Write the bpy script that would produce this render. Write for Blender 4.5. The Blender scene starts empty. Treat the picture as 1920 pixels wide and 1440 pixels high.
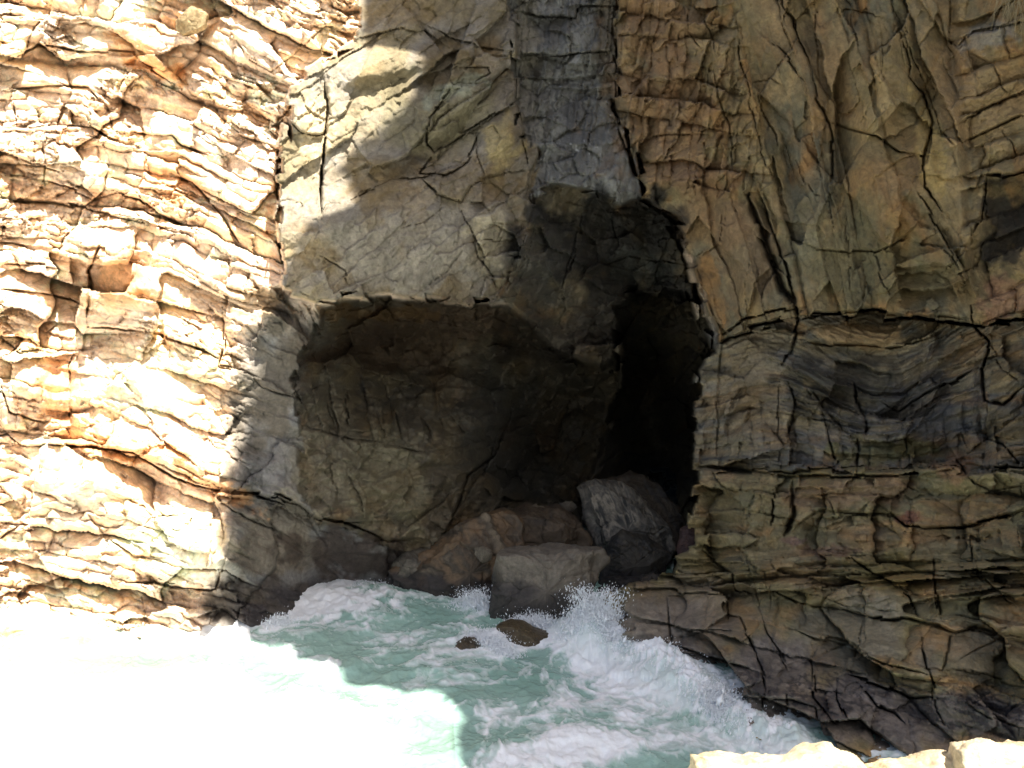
import bpy, math, random
import numpy as np

# ------------------------------------------------------------------ camera, world, sun, exposure
SC = bpy.context.scene
COL = SC.collection
CAM_H, PITCH, FPX = 7.0, math.radians(5.0), 1884.0
cam_d = bpy.data.cameras.new("camera")
cam = bpy.data.objects.new("camera", cam_d)
COL.objects.link(cam)
cam_d.sensor_width = 36.0
cam_d.lens = 36.0 * FPX / 1920.0
cam_d.clip_start, cam_d.clip_end = 0.1, 2000.0
cam.location = (0, 0, CAM_H)
cam.rotation_euler = (math.radians(90) - PITCH, 0, 0)
SC.camera = cam

SUN_EL, SUN_AZ = math.radians(52.0), math.radians(28.0)      # azimuth: to the right of straight behind the camera
SUN = np.array([math.cos(SUN_EL) * math.sin(SUN_AZ), -math.cos(SUN_EL) * math.cos(SUN_AZ), math.sin(SUN_EL)])
world = bpy.data.worlds.new("World")
SC.world = world
world.use_nodes = True
wn = world.node_tree
bg = wn.nodes["Background"]
sky = wn.nodes.new("ShaderNodeTexSky")
sky.sky_type = 'NISHITA'
sky.sun_disc = False
sky.sun_elevation = SUN_EL
sky.sun_rotation = math.atan2(SUN[0], SUN[1])
sky.air_density = 1.0
sky.dust_density = 3.0
sky.ozone_density = 1.0
wn.links.new(sky.outputs[0], bg.inputs[0])
bg.inputs[1].default_value = 0.065
sun_d = bpy.data.lights.new("sun", 'SUN')
sun_d.energy = 5.0
sun_d.angle = math.radians(0.5)
sun_d.color = (1.0, 0.95, 0.86)
sun = bpy.data.objects.new("sun", sun_d)
COL.objects.link(sun)
from mathutils import Vector
sun.rotation_euler = Vector(SUN.tolist()).to_track_quat('Z', 'Y').to_euler()
sun.location = (10, -10, 40)
SC.view_settings.view_transform = 'Standard'
SC.view_settings.look = 'None'
SC.view_settings.gamma = 1.0
SC.view_settings.exposure = 1.6
SC.cycles.max_bounces = 8
SC.cycles.diffuse_bounces = 5
SC.cycles.use_denoising = True

# ------------------------------------------------------------------ noise helpers
def _h(ix, iy, s):
    a = (ix.astype(np.int64) * 374761393 + iy.astype(np.int64) * 668265263 + s * 1442695041) & 0xFFFFFFFF
    a = ((a ^ (a >> 13)) * 1274126177) & 0xFFFFFFFF
    a = ((a ^ (a >> 16)) * 2246822519) & 0xFFFFFFFF
    a = a ^ (a >> 15)
    return (a & 0xFFFFFF).astype(np.float32) / np.float32(16777216.0)

def vn(x, y, s=0):
    ix = np.floor(x); iy = np.floor(y)
    fx = (x - ix).astype(np.float32); fy = (y - iy).astype(np.float32)
    ix = ix.astype(np.int64); iy = iy.astype(np.int64)
    sx = fx * fx * fx * (fx * (fx * 6 - 15) + 10); sy = fy * fy * fy * (fy * (fy * 6 - 15) + 10)
    a = _h(ix, iy, s); b = _h(ix + 1, iy, s); c = _h(ix, iy + 1, s); d = _h(ix + 1, iy + 1, s)
    return (a + (b - a) * sx) * (1 - sy) + (c + (d - c) * sx) * sy

def fbm(x, y, s=0, o=4, g=0.5):
    t = 0; a = 1.0; n = 0
    for k in range(o):
        ca, sa = math.cos(0.6 * k), math.sin(0.6 * k)
        t = t + a * (vn((x * ca - y * sa) * 2 ** k + 17.3 * k, (x * sa + y * ca) * 2 ** k - 9.1 * k, s + k) * 2 - 1)
        n += a; a *= g
    return t / n

def ridge(x, y, s=0, o=4, g=0.55):
    t = 0; a = 1.0; n = 0
    for k in range(o):
        ca, sa = math.cos(0.8 * k), math.sin(0.8 * k)
        v = vn((x * ca - y * sa) * 2 ** k + 5.3 * k, (x * sa + y * ca) * 2 ** k + 3.1 * k, s + k) * 2 - 1
        t = t + a * (1 - np.abs(v)) ** 2
        n += a; a *= g
    return t / n

def ss(x, a, b):
    t = np.clip((x - a) / (b - a), 0, 1)
    return t * t * (3 - 2 * t)

def voro(x, y, s=0, jit=0.9):
    """nearest cell: edge distance, offsets from its centre, three random numbers of the cell"""
    ix = np.floor(x).astype(np.int64); iy = np.floor(y).astype(np.int64)
    f1 = np.full(x.shape, 99.0, np.float32); f2 = f1.copy()
    c1x = np.zeros(x.shape, np.float32); c1y = c1x.copy(); c2x = c1x.copy(); c2y = c1x.copy()
    r = c1x.copy(); cx1 = np.zeros(x.shape, np.int64); cy1 = cx1.copy()
    for j in (-1, 0, 1):
        for i in (-1, 0, 1):
            cx = ix + i; cy = iy + j
            px = cx + 0.5 + jit * (_h(cx, cy, s) - 0.5) - x
            py = cy + 0.5 + jit * (_h(cx, cy, s + 7) - 0.5) - y
            d = (px * px + py * py).astype(np.float32)
            n1 = d < f1
            n2 = (~n1) & (d < f2)
            f2 = np.where(n1, f1, np.where(n2, d, f2))
            c2x = np.where(n1, c1x, np.where(n2, px, c2x)); c2y = np.where(n1, c1y, np.where(n2, py, c2y))
            f1 = np.where(n1, d, f1)
            c1x = np.where(n1, px, c1x); c1y = np.where(n1, py, c1y)
            cx1 = np.where(n1, cx, cx1); cy1 = np.where(n1, cy, cy1)
    e = (f2 - f1) / (2 * np.sqrt((c1x - c2x) ** 2 + (c1y - c2y) ** 2) + 1e-5)
    return e, -c1x, -c1y, _h(cx1, cy1, s + 11), _h(cx1, cy1, s + 12), _h(cx1, cy1, s + 13)

def sdist(u, v, poly):
    """signed distance to a closed polygon, negative inside"""
    p = np.array(poly, np.float64)
    best = np.full(u.shape, 1e18); ins = np.zeros(u.shape, bool)
    for i in range(len(p)):
        a = p[i]; b = p[(i + 1) % len(p)]
        d = b - a; L = d @ d + 1e-9
        t = np.clip(((u - a[0]) * d[0] + (v - a[1]) * d[1]) / L, 0, 1)
        best = np.minimum(best, (u - a[0] - t * d[0]) ** 2 + (v - a[1] - t * d[1]) ** 2)
        if d[1] != 0:
            c = ((a[1] > v) != (b[1] > v)) & (u < d[0] * (v - a[1]) / d[1] + a[0])
            ins ^= c
    s = np.sqrt(best)
    return np.where(ins, -s, s)

def pline(u, v, pts):
    """distance to an open polyline, which side (positive: to the right of travel / below), position along it 0..1"""
    p = np.array(pts, np.float64)
    seg = np.sqrt(((p[1:] - p[:-1]) ** 2).sum(1)); tot = seg.sum(); acc = 0
    best = np.full(u.shape, 1e18); side = np.zeros(u.shape); al = np.zeros(u.shape)
    for i in range(len(p) - 1):
        a = p[i]; b = p[i + 1]; d = b - a; L = d @ d + 1e-9
        t = np.clip(((u - a[0]) * d[0] + (v - a[1]) * d[1]) / L, 0, 1)
        q = (u - a[0] - t * d[0]) ** 2 + (v - a[1] - t * d[1]) ** 2
        m = q < best
        best = np.where(m, q, best)
        side = np.where(m, np.sign(d[0] * (v - a[1]) - d[1] * (u - a[0])), side)
        al = np.where(m, (acc + t * seg[i]) / tot, al)
        acc += seg[i]
    return np.sqrt(best), side, al

def rbf(pts, u, v):
    p = np.array(pts, np.float64); n = len(p)
    S = 500.0
    X = p[:, :2] / S
    K = np.sqrt(((X[:, None] - X[None]) ** 2).sum(2) + 0.01)
    A = np.zeros((n + 3, n + 3)); A[:n, :n] = K + np.eye(n) * 0.002
    A[:n, n] = 1; A[:n, n + 1:] = X; A[n, :n] = 1; A[n + 1:, :n] = X.T
    w = np.linalg.solve(A, np.concatenate([p[:, 2], np.zeros(3)]))
    r = w[n] + w[n + 1] * u / S + w[n + 2] * v / S
    for i in range(n):
        r = r + w[i] * np.sqrt((u / S - X[i, 0]) ** 2 + (v / S - X[i, 1]) ** 2 + 0.01)
    return r

CP, SP = math.cos(PITCH), math.sin(PITCH)
def ray(u, v):
    cx = (u - 960.0) / FPX; cz = -(v - 720.0) / FPX
    y = CP + cz * SP
    return cx / y, (cz * CP - SP) / y
def P3(u, v, D):
    """world point behind image pixel (u across, v down) at the distance D in front of the camera"""
    a, b = ray(u, v)
    return np.stack([a * D, D + 0 * a, CAM_H + b * D], -1)

def lin(c):
    c = np.array(c, np.float64) / 255.0
    return np.where(c <= 0.04045, c / 12.92, ((c + 0.055) / 1.055) ** 2.4)

# ------------------------------------------------------------------ mesh helpers
def mesh_obj(name, V, F, mat, parent=None, col=None, smooth=True):
    V = np.ascontiguousarray(V, np.float32); F = np.ascontiguousarray(F, np.int32)
    me = bpy.data.meshes.new(name)
    me.vertices.add(len(V)); me.vertices.foreach_set("co", V.ravel())
    k = F.shape[1]
    me.loops.add(F.size); me.loops.foreach_set("vertex_index", F.ravel())
    me.polygons.add(len(F))
    me.polygons.foreach_set("loop_start", np.arange(0, F.size, k, dtype=np.int32))
    me.polygons.foreach_set("loop_total", np.full(len(F), k, np.int32))
    me.polygons.foreach_set("use_smooth", np.full(len(F), smooth, bool))
    me.update(calc_edges=True)
    if col is not None:
        ca = me.color_attributes.new("Col", 'FLOAT_COLOR', 'POINT')
        ca.data.foreach_set("color", np.ascontiguousarray(col, np.float32).ravel())
    me.materials.append(mat)
    o = bpy.data.objects.new(name, me)
    COL.objects.link(o)
    if parent is not None: o.parent = parent
    return o

def empty(name, loc):
    o = bpy.data.objects.new(name, None); COL.objects.link(o); o.location = loc
    return o
def tag(o, label=None, cat=None, group=None, kind=None):
    if label: o["label"] = label
    if cat: o["category"] = cat
    if group: o["group"] = group
    if kind: o["kind"] = kind
    return o

def grid_faces(nu, nv):
    i = np.arange(nv - 1)[:, None] * nu + np.arange(nu - 1)[None]
    return np.stack([i, i + nu, i + nu + 1, i + 1], -1).reshape(-1, 4)

def axis(lo, a, b, hi, step, grow=1.06, cap=22.0):
    mid = np.arange(a, b + step, step)
    L = []; x = a; s = step
    while x > lo:
        s = min(s * grow, cap); x -= s; L.append(x)
    R = []; x = mid[-1]; s = step
    while x < hi:
        s = min(s * grow, cap); x += s; R.append(x)
    return np.array(L[::-1] + list(mid) + R)

# ------------------------------------------------------------------ materials
def rock_material(name, bump=0.5, scale=1.0, spec=0.35):
    m = bpy.data.materials.new(name); m.use_nodes = True
    n, l = m.node_tree.nodes, m.node_tree.links
    b = n["Principled BSDF"]
    at = n.new("ShaderNodeAttribute"); at.attribute_name = "Col"
    tc = n.new("ShaderNodeTexCoord")
    def noise(sc, det, ro, dist=0.0):
        t = n.new("ShaderNodeTexNoise"); t.inputs["Scale"].default_value = sc * scale
        t.inputs["Detail"].default_value = det; t.inputs["Roughness"].default_value = ro
        t.inputs["Distortion"].default_value = dist
        l.new(tc.outputs["Object"], t.inputs["Vector"]); return t
    n1 = noise(9.0, 8, 0.72, 0.4)
    n2 = noise(2.2, 6, 0.65, 0.8)
    n3 = noise(34.0, 3, 0.6)
    r1 = n.new("ShaderNodeMapRange"); r1.inputs[1].default_value = 0.28; r1.inputs[2].default_value = 0.72
    r1.inputs[3].default_value = 0.62; r1.inputs[4].default_value = 1.38
    l.new(n1.outputs[0], r1.inputs[0])
    r2 = n.new("ShaderNodeMapRange"); r2.inputs[1].default_value = 0.3; r2.inputs[2].default_value = 0.7
    r2.inputs[3].default_value = 0.8; r2.inputs[4].default_value = 1.2
    l.new(n2.outputs[0], r2.inputs[0])
    mu = n.new("ShaderNodeMath"); mu.operation = 'MULTIPLY'
    l.new(r1.outputs[0], mu.inputs[0]); l.new(r2.outputs[0], mu.inputs[1])
    vm = n.new("ShaderNodeVectorMath"); vm.operation = 'SCALE'
    l.new(at.outputs["Color"], vm.inputs[0]); l.new(mu.outputs[0], vm.inputs["Scale"])
    l.new(vm.outputs[0], b.inputs["Base Color"])
    # thin hairline fractures, bump only
    wv = n.new("ShaderNodeTexVoronoi"); wv.feature = 'DISTANCE_TO_EDGE'; wv.inputs["Scale"].default_value = 3.6 * scale
    wm = n.new("ShaderNodeVectorMath"); wm.operation = 'MULTIPLY_ADD'
    l.new(n2.outputs["Color"], wm.inputs[0]); wm.inputs[1].default_value = (0.55, 0.55, 0.55)
    l.new(tc.outputs["Object"], wm.inputs[2]); l.new(wm.outputs[0], wv.inputs["Vector"])
    wr = n.new("ShaderNodeMapRange"); wr.inputs[1].default_value = 0.0; wr.inputs[2].default_value = 0.03
    l.new(wv.outputs["Distance"], wr.inputs[0])
    add = n.new("ShaderNodeMath"); add.operation = 'MULTIPLY_ADD'
    l.new(wr.outputs[0], add.inputs[0]); add.inputs[1].default_value = 0.06; l.new(n1.outputs[0], add.inputs[2])
    ad2 = n.new("ShaderNodeMath"); ad2.operation = 'MULTIPLY_ADD'
    l.new(n3.outputs[0], ad2.inputs[0]); ad2.inputs[1].default_value = 0.28; l.new(add.outputs[0], ad2.inputs[2])
    bp = n.new("ShaderNodeBump"); bp.inputs["Strength"].default_value = bump; bp.inputs["Distance"].default_value = 0.09
    l.new(ad2.outputs[0], bp.inputs["Height"]); l.new(bp.outputs[0], b.inputs["Normal"])
    # alpha of the colour attribute is wetness
    ro = n.new("ShaderNodeMapRange"); ro.inputs[3].default_value = 0.85; ro.inputs[4].default_value = 0.32
    l.new(at.outputs["Alpha"], ro.inputs[0]); l.new(ro.outputs[0], b.inputs["Roughness"])
    b.inputs["Specular IOR Level"].default_value = spec
    return m

ROCK = rock_material("layered_rock", 0.55)
BOULDER = rock_material("boulder_rock", 0.5, 1.2)

# ------------------------------------------------------------------ CLIFF: grid in image pixels
U1 = axis(-900, -20, 1940, 2900, 1.9)
V1 = axis(-900, -20, 1460, 1900, 1.9)
NU, NV = len(U1), len(V1)
U, V = np.meshgrid(U1, V1)
U = U.ravel(); V = V.ravel()
# wobble so that traced lines and outlines break up the way rock does
wu = 9 * fbm(U / 110, V / 110, 1, 3) + 3.2 * fbm(U / 15, V / 15, 3, 3)
wv_ = 9 * fbm(U / 110, V / 110, 5, 3) + 3.2 * fbm(U / 15, V / 15, 8, 3)
Uw = U + wu; Vw = V + wv_

_, _, _, ja, jb, _ = voro(U / 40 + 0.2 * fbm(U / 50, V / 50, 15, 2), V / 30, 11)
_, _, _, jc, jd, _ = voro(U / 15, V / 12, 12)
JU = 22 * (ja - 0.5) + 3 * (jc - 0.5); JV = 18 * (jb - 0.5) + 3 * (jd - 0.5)
REG = {}
# name: (outline, edge softness, distance control points)
REG["base"] = (None, 0, [(0,0,23.8),(0,600,22.5),(0,1150,21.5),(300,1190,20.9),(445,1190,20.7),(530,600,22.4),(680,0,24),(420,950,21.5),
    (-900,600,19),(-900,-900,24),(600,-900,28),(0,1900,21),(600,1900,20.6),(250,300,23.2),(580,850,22.4),(600,1100,23.4),(560,1160,21.8),(700,1040,23.4),(700,1100,24.2),(780,1090,24.5),(600,1010,22.6)])
REG["recess"] = ([(600,573),(660,563),(740,560),(900,570),(985,556),(1000,470),(1015,395),(1060,368),(1130,372),(1200,386),(1262,425),(1295,520),
    (1332,660),(1312,700),(1306,880),(1312,920),(1297,965),(1285,1045),(1290,1150),(1150,1300),(800,1300),(790,1062),(720,1018),(660,1002),(600,985),(562,930),(557,700),(585,640)], 5,
    [(600,600,24.4),(700,590,26.2),(900,600,27.4),(700,690,27.0),(620,800,23.6),(700,850,23.9),(720,920,23.2),(700,1000,23.2),(800,640,28.4),(600,700,24.2),(565,760,23.0),(565,900,22.4),(620,970,22.6),
    (850,900,25.2),(850,1050,24.4),(950,700,30.0),(1000,900,32.0),(1080,655,30.0),(1010,590,28.5),(1100,500,28),(900,800,27.4),
    (1080,800,35),(1000,1000,29.0),(1000,1150,25.2),(1200,1150,24),(760,1120,24.4)])
REG["throat"] = ([(1003,340),(1060,340),(1130,345),(1200,365),(1262,425),(1298,520),(1300,560),(1180,548),(1172,600),(1158,672),(1130,690),(1095,682),(1040,655),(990,606),(932,560),(972,480)], 9,
    [(1003,380,22.6),(950,560,22.2),(1060,500,24.0),(1130,600,26.0),(1110,670,26.4),(1000,598,24.2),(1200,400,25.2),(1270,480,26.4),(1200,535,27.0),(1060,385,23.8),(1290,540,26.6)])
REG["deep"] = ([(1150,585),(1185,545),(1280,548),(1308,640),(1322,665),(1303,720),(1306,880),(1303,990),(1240,985),(1090,935),(1120,860),(1150,780),(1165,680)], 6,
    [(1170,600,30),(1250,560,32),(1300,700,34),(1220,700,40),(1150,850,34),(1230,850,42),(1290,850,38),(1250,920,36),(1290,980,30),(1150,920,32)])
REG["block"] = ([(683,-900),(1010,-900),(1000,0),(1000,200),(1010,330),(1006,360),(976,480),(938,560),(900,568),(740,553),(600,563),(530,545),(522,420),(528,300),(545,160),(605,118),(676,70)], 4,
    [(700,0,23.2),(960,0,23.7),(700,120,22.3),(620,230,21.7),(600,330,21.5),(540,480,20.7),(700,420,20.8),(880,400,21.2),(900,200,22.6),(700,545,20.9),(890,550,21.4),(990,550,22.1),(980,350,22.3),(800,-900,27.5),(780,300,21.7)])
REG["dyke"] = ([(966,-900),(1150,-900),(1150,100),(1158,200),(1202,372),(1165,384),(1100,362),(1035,352),(1000,372),(990,352),(1010,290),(975,250),(963,100)], 4,
    [(960,0,24.4),(1150,0,24.3),(1000,200,23.7),(1150,200,23.5),(1060,330,22.5),(1190,370,22.9),(1005,340,22.5),(1050,-900,28.5)])
REG["right_top"] = ([(1140,-900),(3200,-900),(3200,600),(1860,606),(1700,588),(1500,592),(1340,640),(1318,560),(1290,440),(1262,410),(1208,378),(1160,200),(1150,100)], 4,
    [(1150,0,24),(1400,0,22.6),(1700,0,21.2),(1920,0,19.8),(1200,350,22.9),(1350,600,21.9),(1500,580,20.6),(1800,590,19.5),(1920,500,18.7),(1650,300,20.5),(2800,300,13),(1600,-900,27),(1280,200,22.6),(1400,350,21.6)])
REG["right_mid"] = ([(1340,640),(1500,592),(1700,588),(1860,606),(3200,600),(3200,888),(1306,885),(1300,800),(1312,700),(1332,660)], 4,
    [(1320,700,22.9),(1320,870,22.7),(1400,700,21.9),(1500,700,21.3),(1500,870,20.8),(1650,700,21.0),(1800,700,20.3),(1850,870,19.0),(1920,800,18.4),(2800,800,13)])
REG["shelf"] = ([(1312,882),(3200,888),(3200,1900),(1090,1900),(1150,1300),(1130,1160),(1140,1110),(1180,1085),(1250,1080),(1265,1035),(1300,1025),(1297,965)], 4,
    [(1310,900,21.9),(1500,905,20.4),(1800,905,18.8),(1920,900,17.8),(1300,1040,21.4),(1270,1080,21.2),(1500,1040,19.5),(1800,1060,17.5),(1920,1100,16.2),(1150,1115,21.4),(1180,1230,19.0),
    (1300,1200,18.7),(1300,1290,17.4),(1500,1200,17.5),(1460,1385,15.3),(1700,1200,16.5),(1700,1400,14.7),(1920,1300,14.9),(1920,1440,13.7),(1500,1440,14.7),(1500,1900,13.2),(1100,1900,18.5),(2800,1000,11.5),(2800,1900,10)])
ORDER = ["recess", "throat", "deep", "block", "dyke", "right_top", "right_mid", "shelf"]
W = {"base": np.ones(U.shape)}
D = rbf(REG["base"][2], U, V)
# blend distances between the regions in painter's order
for k in ORDER:
    poly, soft, pts = REG[k]
    s = sdist(U + 0.5 * wu + JU, V + 0.5 * wv_ + JV, poly)
    m = ss(-s, -soft, soft)
    for q in W: W[q] = W[q] * (1 - m)
    W[k] = m
    D = D * (1 - m) + rbf(pts, U, V) * m
D0 = D.copy()
COLR = np.zeros((len(U), 3)); WET = np.zeros(len(U))

def idx(w, lo=0.004): return np.nonzero(w > lo)[0]

def cells(d, i, s, t, a, b, seed, offs=0.1, tilt=0.1, groove=0.1, gw=2.0, rnd=0.0, warp=0.12, wt=1.0):
    """irregular blocks a x b across: each its own offset and tilt, narrow joints between some of them"""
    x = s / a; y = t / b
    x = x + warp * fbm(s / (a * 1.6), t / (b * 1.6), seed + 50, 3); y = y + warp * fbm(s / (a * 1.6) + 9, t / (b * 1.6), seed + 60, 3)
    e, dx, dy, r1, r2, r3 = voro(x, y, seed, 1.0)
    ep = e * min(a, b)
    z = offs * (r1 - 0.5) * 2 + tilt * ((r2 - 0.5) * 2 * dx + (r3 - 0.5) * 2 * dy) * 2
    jm = ss(vn(s / (a * 0.6), t / (b * 0.6), seed + 70), 0.25, 0.7)
    z = z + groove * jm * np.exp(-(ep / gw) ** 2) - rnd * (1 - np.exp(-ep / (0.12 * min(a, b))))
    d[i] += z * wt
    return r1, r2, e

def brick(d, i, s, t, a, b, seed, offs=0.1, row=0.08, tilt=0.1, groove=0.1, gw=2.0, rnd=0.0, lean=0.0, warp=0.10, wt=1.0):
    """bedded, jointed rock: rows of uneven thickness b, cut into pieces about a long, each set in or out and tilted"""
    y = t / b + warp * 2.0 * fbm(s / (a * 1.4), t / (b * 4), seed + 50, 3) + 0.05 * fbm(s / (b * 0.8), t / (b * 0.8), seed + 51, 3)
    y = y + 0.30 * np.sin(y * 2.1 + seed) * 0.9
    ry = np.floor(y).astype(np.int64); fy = y - ry
    rr = _h(ry, ry * 0, seed); r4 = _h(ry, ry * 0 + 5, seed)
    x = s / (a * (0.55 + 0.9 * rr)) + r4 * 37 + lean * (fy - 0.5) * b / a + warp * fbm(t / (b * 0.7), s / (a * 2), seed + 61, 3)
    x = x + 0.28 * np.sin(x * 1.9 + rr * 9)
    rx = np.floor(x).astype(np.int64); fx = x - rx
    r1 = _h(rx, ry, seed + 11); r2 = _h(rx, ry, seed + 12); r3 = _h(rx, ry, seed + 13)
    jx = _h(np.where(fx < 0.5, rx, rx + 1), ry, seed + 21)
    ex = np.minimum(fx, 1 - fx) * a * (0.55 + 0.9 * rr); ey = np.minimum(fy, 1 - fy) * b
    z = offs * (r1 - 0.5) * 2 + row * (rr - 0.5) * 2 + tilt * ((r2 - 0.5) * 2 * (fx - 0.5) + (r3 - 0.5) * 2 * (fy - 0.5)) * 2
    jm = ss(vn(s / (a * 0.5), t / (b * 1.0), seed + 70), 0.2, 0.7)
    z = z + groove * (jm * np.exp(-(ey / gw) ** 2) + (jx > 0.35) * np.exp(-(ex / (gw * 0.8)) ** 2) * 0.8)
    ed = np.minimum(ex, ey)
    z = z - rnd * (1 - np.exp(-ed / (0.16 * b)))
    d[i] += z * wt
    return r1, r2, np.minimum(ex, ey)

def chip(d, i, s, t, a, b, seed, amt, wt=1.0):
    """flat broken facets"""
    e, dx, dy, r1, r2, r3 = voro(s / a + 0.15 * fbm(s / a, t / a, seed + 1, 2), t / b, seed, 1.0)
    d[i] += wt * amt * (((r2 - 0.5) * dx + (r3 - 0.5) * dy) * 2.2 + 0.35 * (r1 - 0.5))

# region frames (s along the beds, t across)
def frame(i, th):
    c, s = math.cos(th), math.sin(th)
    return Uw[i] * c + Vw[i] * s, -Uw[i] * s + Vw[i] * c
CR = {}
# --- left cliff: beds nearly level, dipping more to the right
w = W["base"]; i = idx(w); wi = w[i]
um = np.clip(U[i], -300, 650)
t = Vw[i] - (0.04 * um + 0.00042 * np.maximum(um, 0) ** 2) + 14 * fbm(U[i] / 160, V[i] / 160, 70, 2); s = Uw[i]
smooth_low = ss(V[i], 600, 680) * ss(-V[i], -860, -800) * ss(U[i], 130, 190)     # plain band under the long joint
shade_rock = ss(U[i], 420, 500) * ss(V[i], 560, 640)
am = (1 - 0.6 * smooth_low) * (1 - 0.75 * shade_rock) * wi
t = t + 9 * fbm(U[i] / 110, V[i] / 70, 71, 3)
g1 = ss(fbm(U[i] / 140, V[i] / 110, 132, 3), -0.25, 0.25)
gate = ss(fbm(U[i] / 110, V[i] / 80, 131, 3), -0.1, 0.3)
r1, r2, e = brick(D, i, s, t, 260, 120, 101, 0.36, 0.20, 0.50, 0.22, 3.4, 0.26, 0.5, 0.18, am)
q1, q2, e = cells(D, i, s, t, 140, 74, 105, 0.26, 0.62, 0.12, 2.4, 0.10, 0.16, am * (0.3 + 0.7 * g1))
a1, a2, e2 = brick(D, i, s, t, 70, 24, 111, 0.06, 0.06, 0.16, 0.06, 1.6, 0.10, 0.3, 0.18, am * (1 - 0.8 * g1))
cells(D, i, s, t, 60, 30, 115, 0.08, 0.24, 0.06, 1.8, 0.06, 0.22, am * (0.2 + 0.8 * gate))
b1, b2, e3 = cells(D, i, s, t, 25, 14, 121, 0.05, 0.10, 0.04, 1.6, 0.05, 0.25, am * gate)
chip(D, i, s, t, 13, 7, 125, 0.07, am * (0.15 + 0.85 * gate))
bil = np.abs(fbm(U[i] / 80, t / 42, 142, 4))
D[i] += am * (-0.24 * bil * (0.4 + 0.9 * g1) + 0.08)
rough = (ridge(U[i] / 22, V[i] / 14, 141, 4) - 0.4)
D[i] += am * 0.11 * rough * (0.1 + 1.3 * gate)
D[i] += wi * 0.16 * fbm(U[i] / 120, V[i] / 70, 161, 4)
CR["base"] = (i, r1, a1, b1)
# --- upper middle block
w = W["block"]; i = idx(w); wi = w[i]
up = ss(-V[i] - 0.25 * (U[i] - 750), -350, -290) * (0.25 + 0.75 * ss(U[i] + 0.2 * V[i], 740, 830))           # slabs above the plain nose
s, t = frame(i, math.radians(-38))
r1, r2, e = cells(D, i, s, t, 190, 76, 201, 0.16, 0.34, 0.10, 2.4, 0.06, 0.15, wi * (0.10 + 0.90 * up))
a1, a2, e2 = cells(D, i, s, t, 70, 30, 211, 0.03, 0.12, 0.012, 1.4, 0.01, 0.2, wi * (0.35 + 0.65 * up))
s2, t2 = frame(i, math.radians(20))
chips = ss(U[i], 870, 905) * ss(V[i], 320, 360)
cells(D, i, s2, t2, 60, 44, 221, 0.10, 0.26, 0.06, 1.8, 0.0, 0.1, wi * chips)
chip(D, i, s, t, 16, 11, 225, 0.04, wi)
D[i] += wi * (0.14 * fbm(U[i] / 130, V[i] / 110, 231, 5) + 0.035 * ridge(U[i] / 40, V[i] / 34, 241, 4))
CR["block"] = (i, r1, a1, a2)
# --- slate dyke
w = W["dyke"]; i = idx(w); wi = w[i]
step = (V[i] + 10 * fbm(U[i] / 60, V[i] / 60, 301, 2)) / 58.0
st = step + 0.35 * vn(U[i] / 90, V[i] * 0 + 1, 302)
fr = st - np.floor(st); lid = np.floor(st)
D[i] += wi * (-0.10 * fr + 0.18 * (vn(lid * 3.7, U[i] / 120, 303) - 0.5)) * ss(-V[i], -300, -230)
r1, r2, e = brick(D, i, Vw[i], Uw[i] + 0.15 * Vw[i], 60, 13, 311, 0.05, 0.05, 0.09, 0.05, 1.5, 0.0, 0.2, 0.2, wi * (0.5 + 0.5 * ss(-V[i], -260, -180)))
a1, a2, e2 = cells(D, i, Uw[i] + 0.3 * Vw[i], Vw[i], 44, 30, 321, 0.05, 0.14, 0.05, 1.6, 0.0, 0.15, wi)
chip(D, i, Uw[i], Vw[i], 9, 16, 325, 0.06, wi)
D[i] += wi * 0.04 * ridge(U[i] / 9, V[i] / 30, 331, 3)
D[i] -= wi * 0.5 * np.exp(-((U[i] - 1150) / 60) ** 2 - ((V[i] - 330) / 60) ** 2)
CR["dyke"] = (i, r1, a1, a2)
# --- right upper wall: cobbly bit, long steep slabs, tilted beds far right
w = W["right_top"]; i = idx(w); wi = w[i]
cob = ss(-U[i] + 0.2 * V[i], -1400, -1330) * ss(-V[i], -390, -330)
farr = ss(U[i] - 0.06 * V[i], 1775, 1800)
slab = (1 - cob) * (1 - farr)
fan = 0.30 - 0.10 * ss(U[i], 1400, 1700) + 0.2 * ss(U[i], 1650, 1800)
ls = Uw[i] - fan * Vw[i]
r1, r2, e = brick(D, i, Vw[i], ls, 330, 80, 401, 0.12, 0.16, 0.40, 0.12, 2.0, 0.0, 1.5, 0.10, wi * slab)
cells(D, i, ls, Vw[i] + 0.4 * Uw[i], 110, 190, 405, 0.05, 0.30, 0.03, 1.6, 0.0, 0.06, wi * slab)
quiet = ss(fbm(U[i] / 110, V[i] / 160, 406, 2), -0.25, 0.3)
a1, a2, e2 = brick(D, i, Vw[i] + 0.3 * Uw[i], ls, 130, 34, 411, 0.04, 0.06, 0.22, 0.05, 1.5, 0.0, 0.8, 0.14, wi * slab * (0.15 + 0.85 * quiet))
c1, c2, ec = brick(D, i, Uw[i] + 0.1 * Vw[i], Vw[i] - 0.15 * Uw[i], 62, 50, 421, 0.18, 0.12, 0.34, 0.07, 2.0, 0.10, 0.4, 0.14, wi * cob)
brick(D, i, Vw[i], Uw[i] + 0.12 * Vw[i], 46, 20, 431, 0.06, 0.05, 0.16, 0.05, 1.5, 0.03, 0.4, 0.16, wi * cob)
chip(D, i, Uw[i], Vw[i], 13, 12, 435, 0.06, wi * cob)
s3, t3 = frame(i, math.radians(-20))
f1, f2, ef = brick(D, i, s3, t3, 120, 46, 441, 0.14, 0.14, 0.22, 0.12, 2.2, 0.06, 0.5, 0.12, wi * farr)
chip(D, i, ls, Vw[i], 11, 26, 445, 0.03, wi * slab)
chip(D, i, s3, t3, 22, 10, 446, 0.05, wi * farr)
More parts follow.
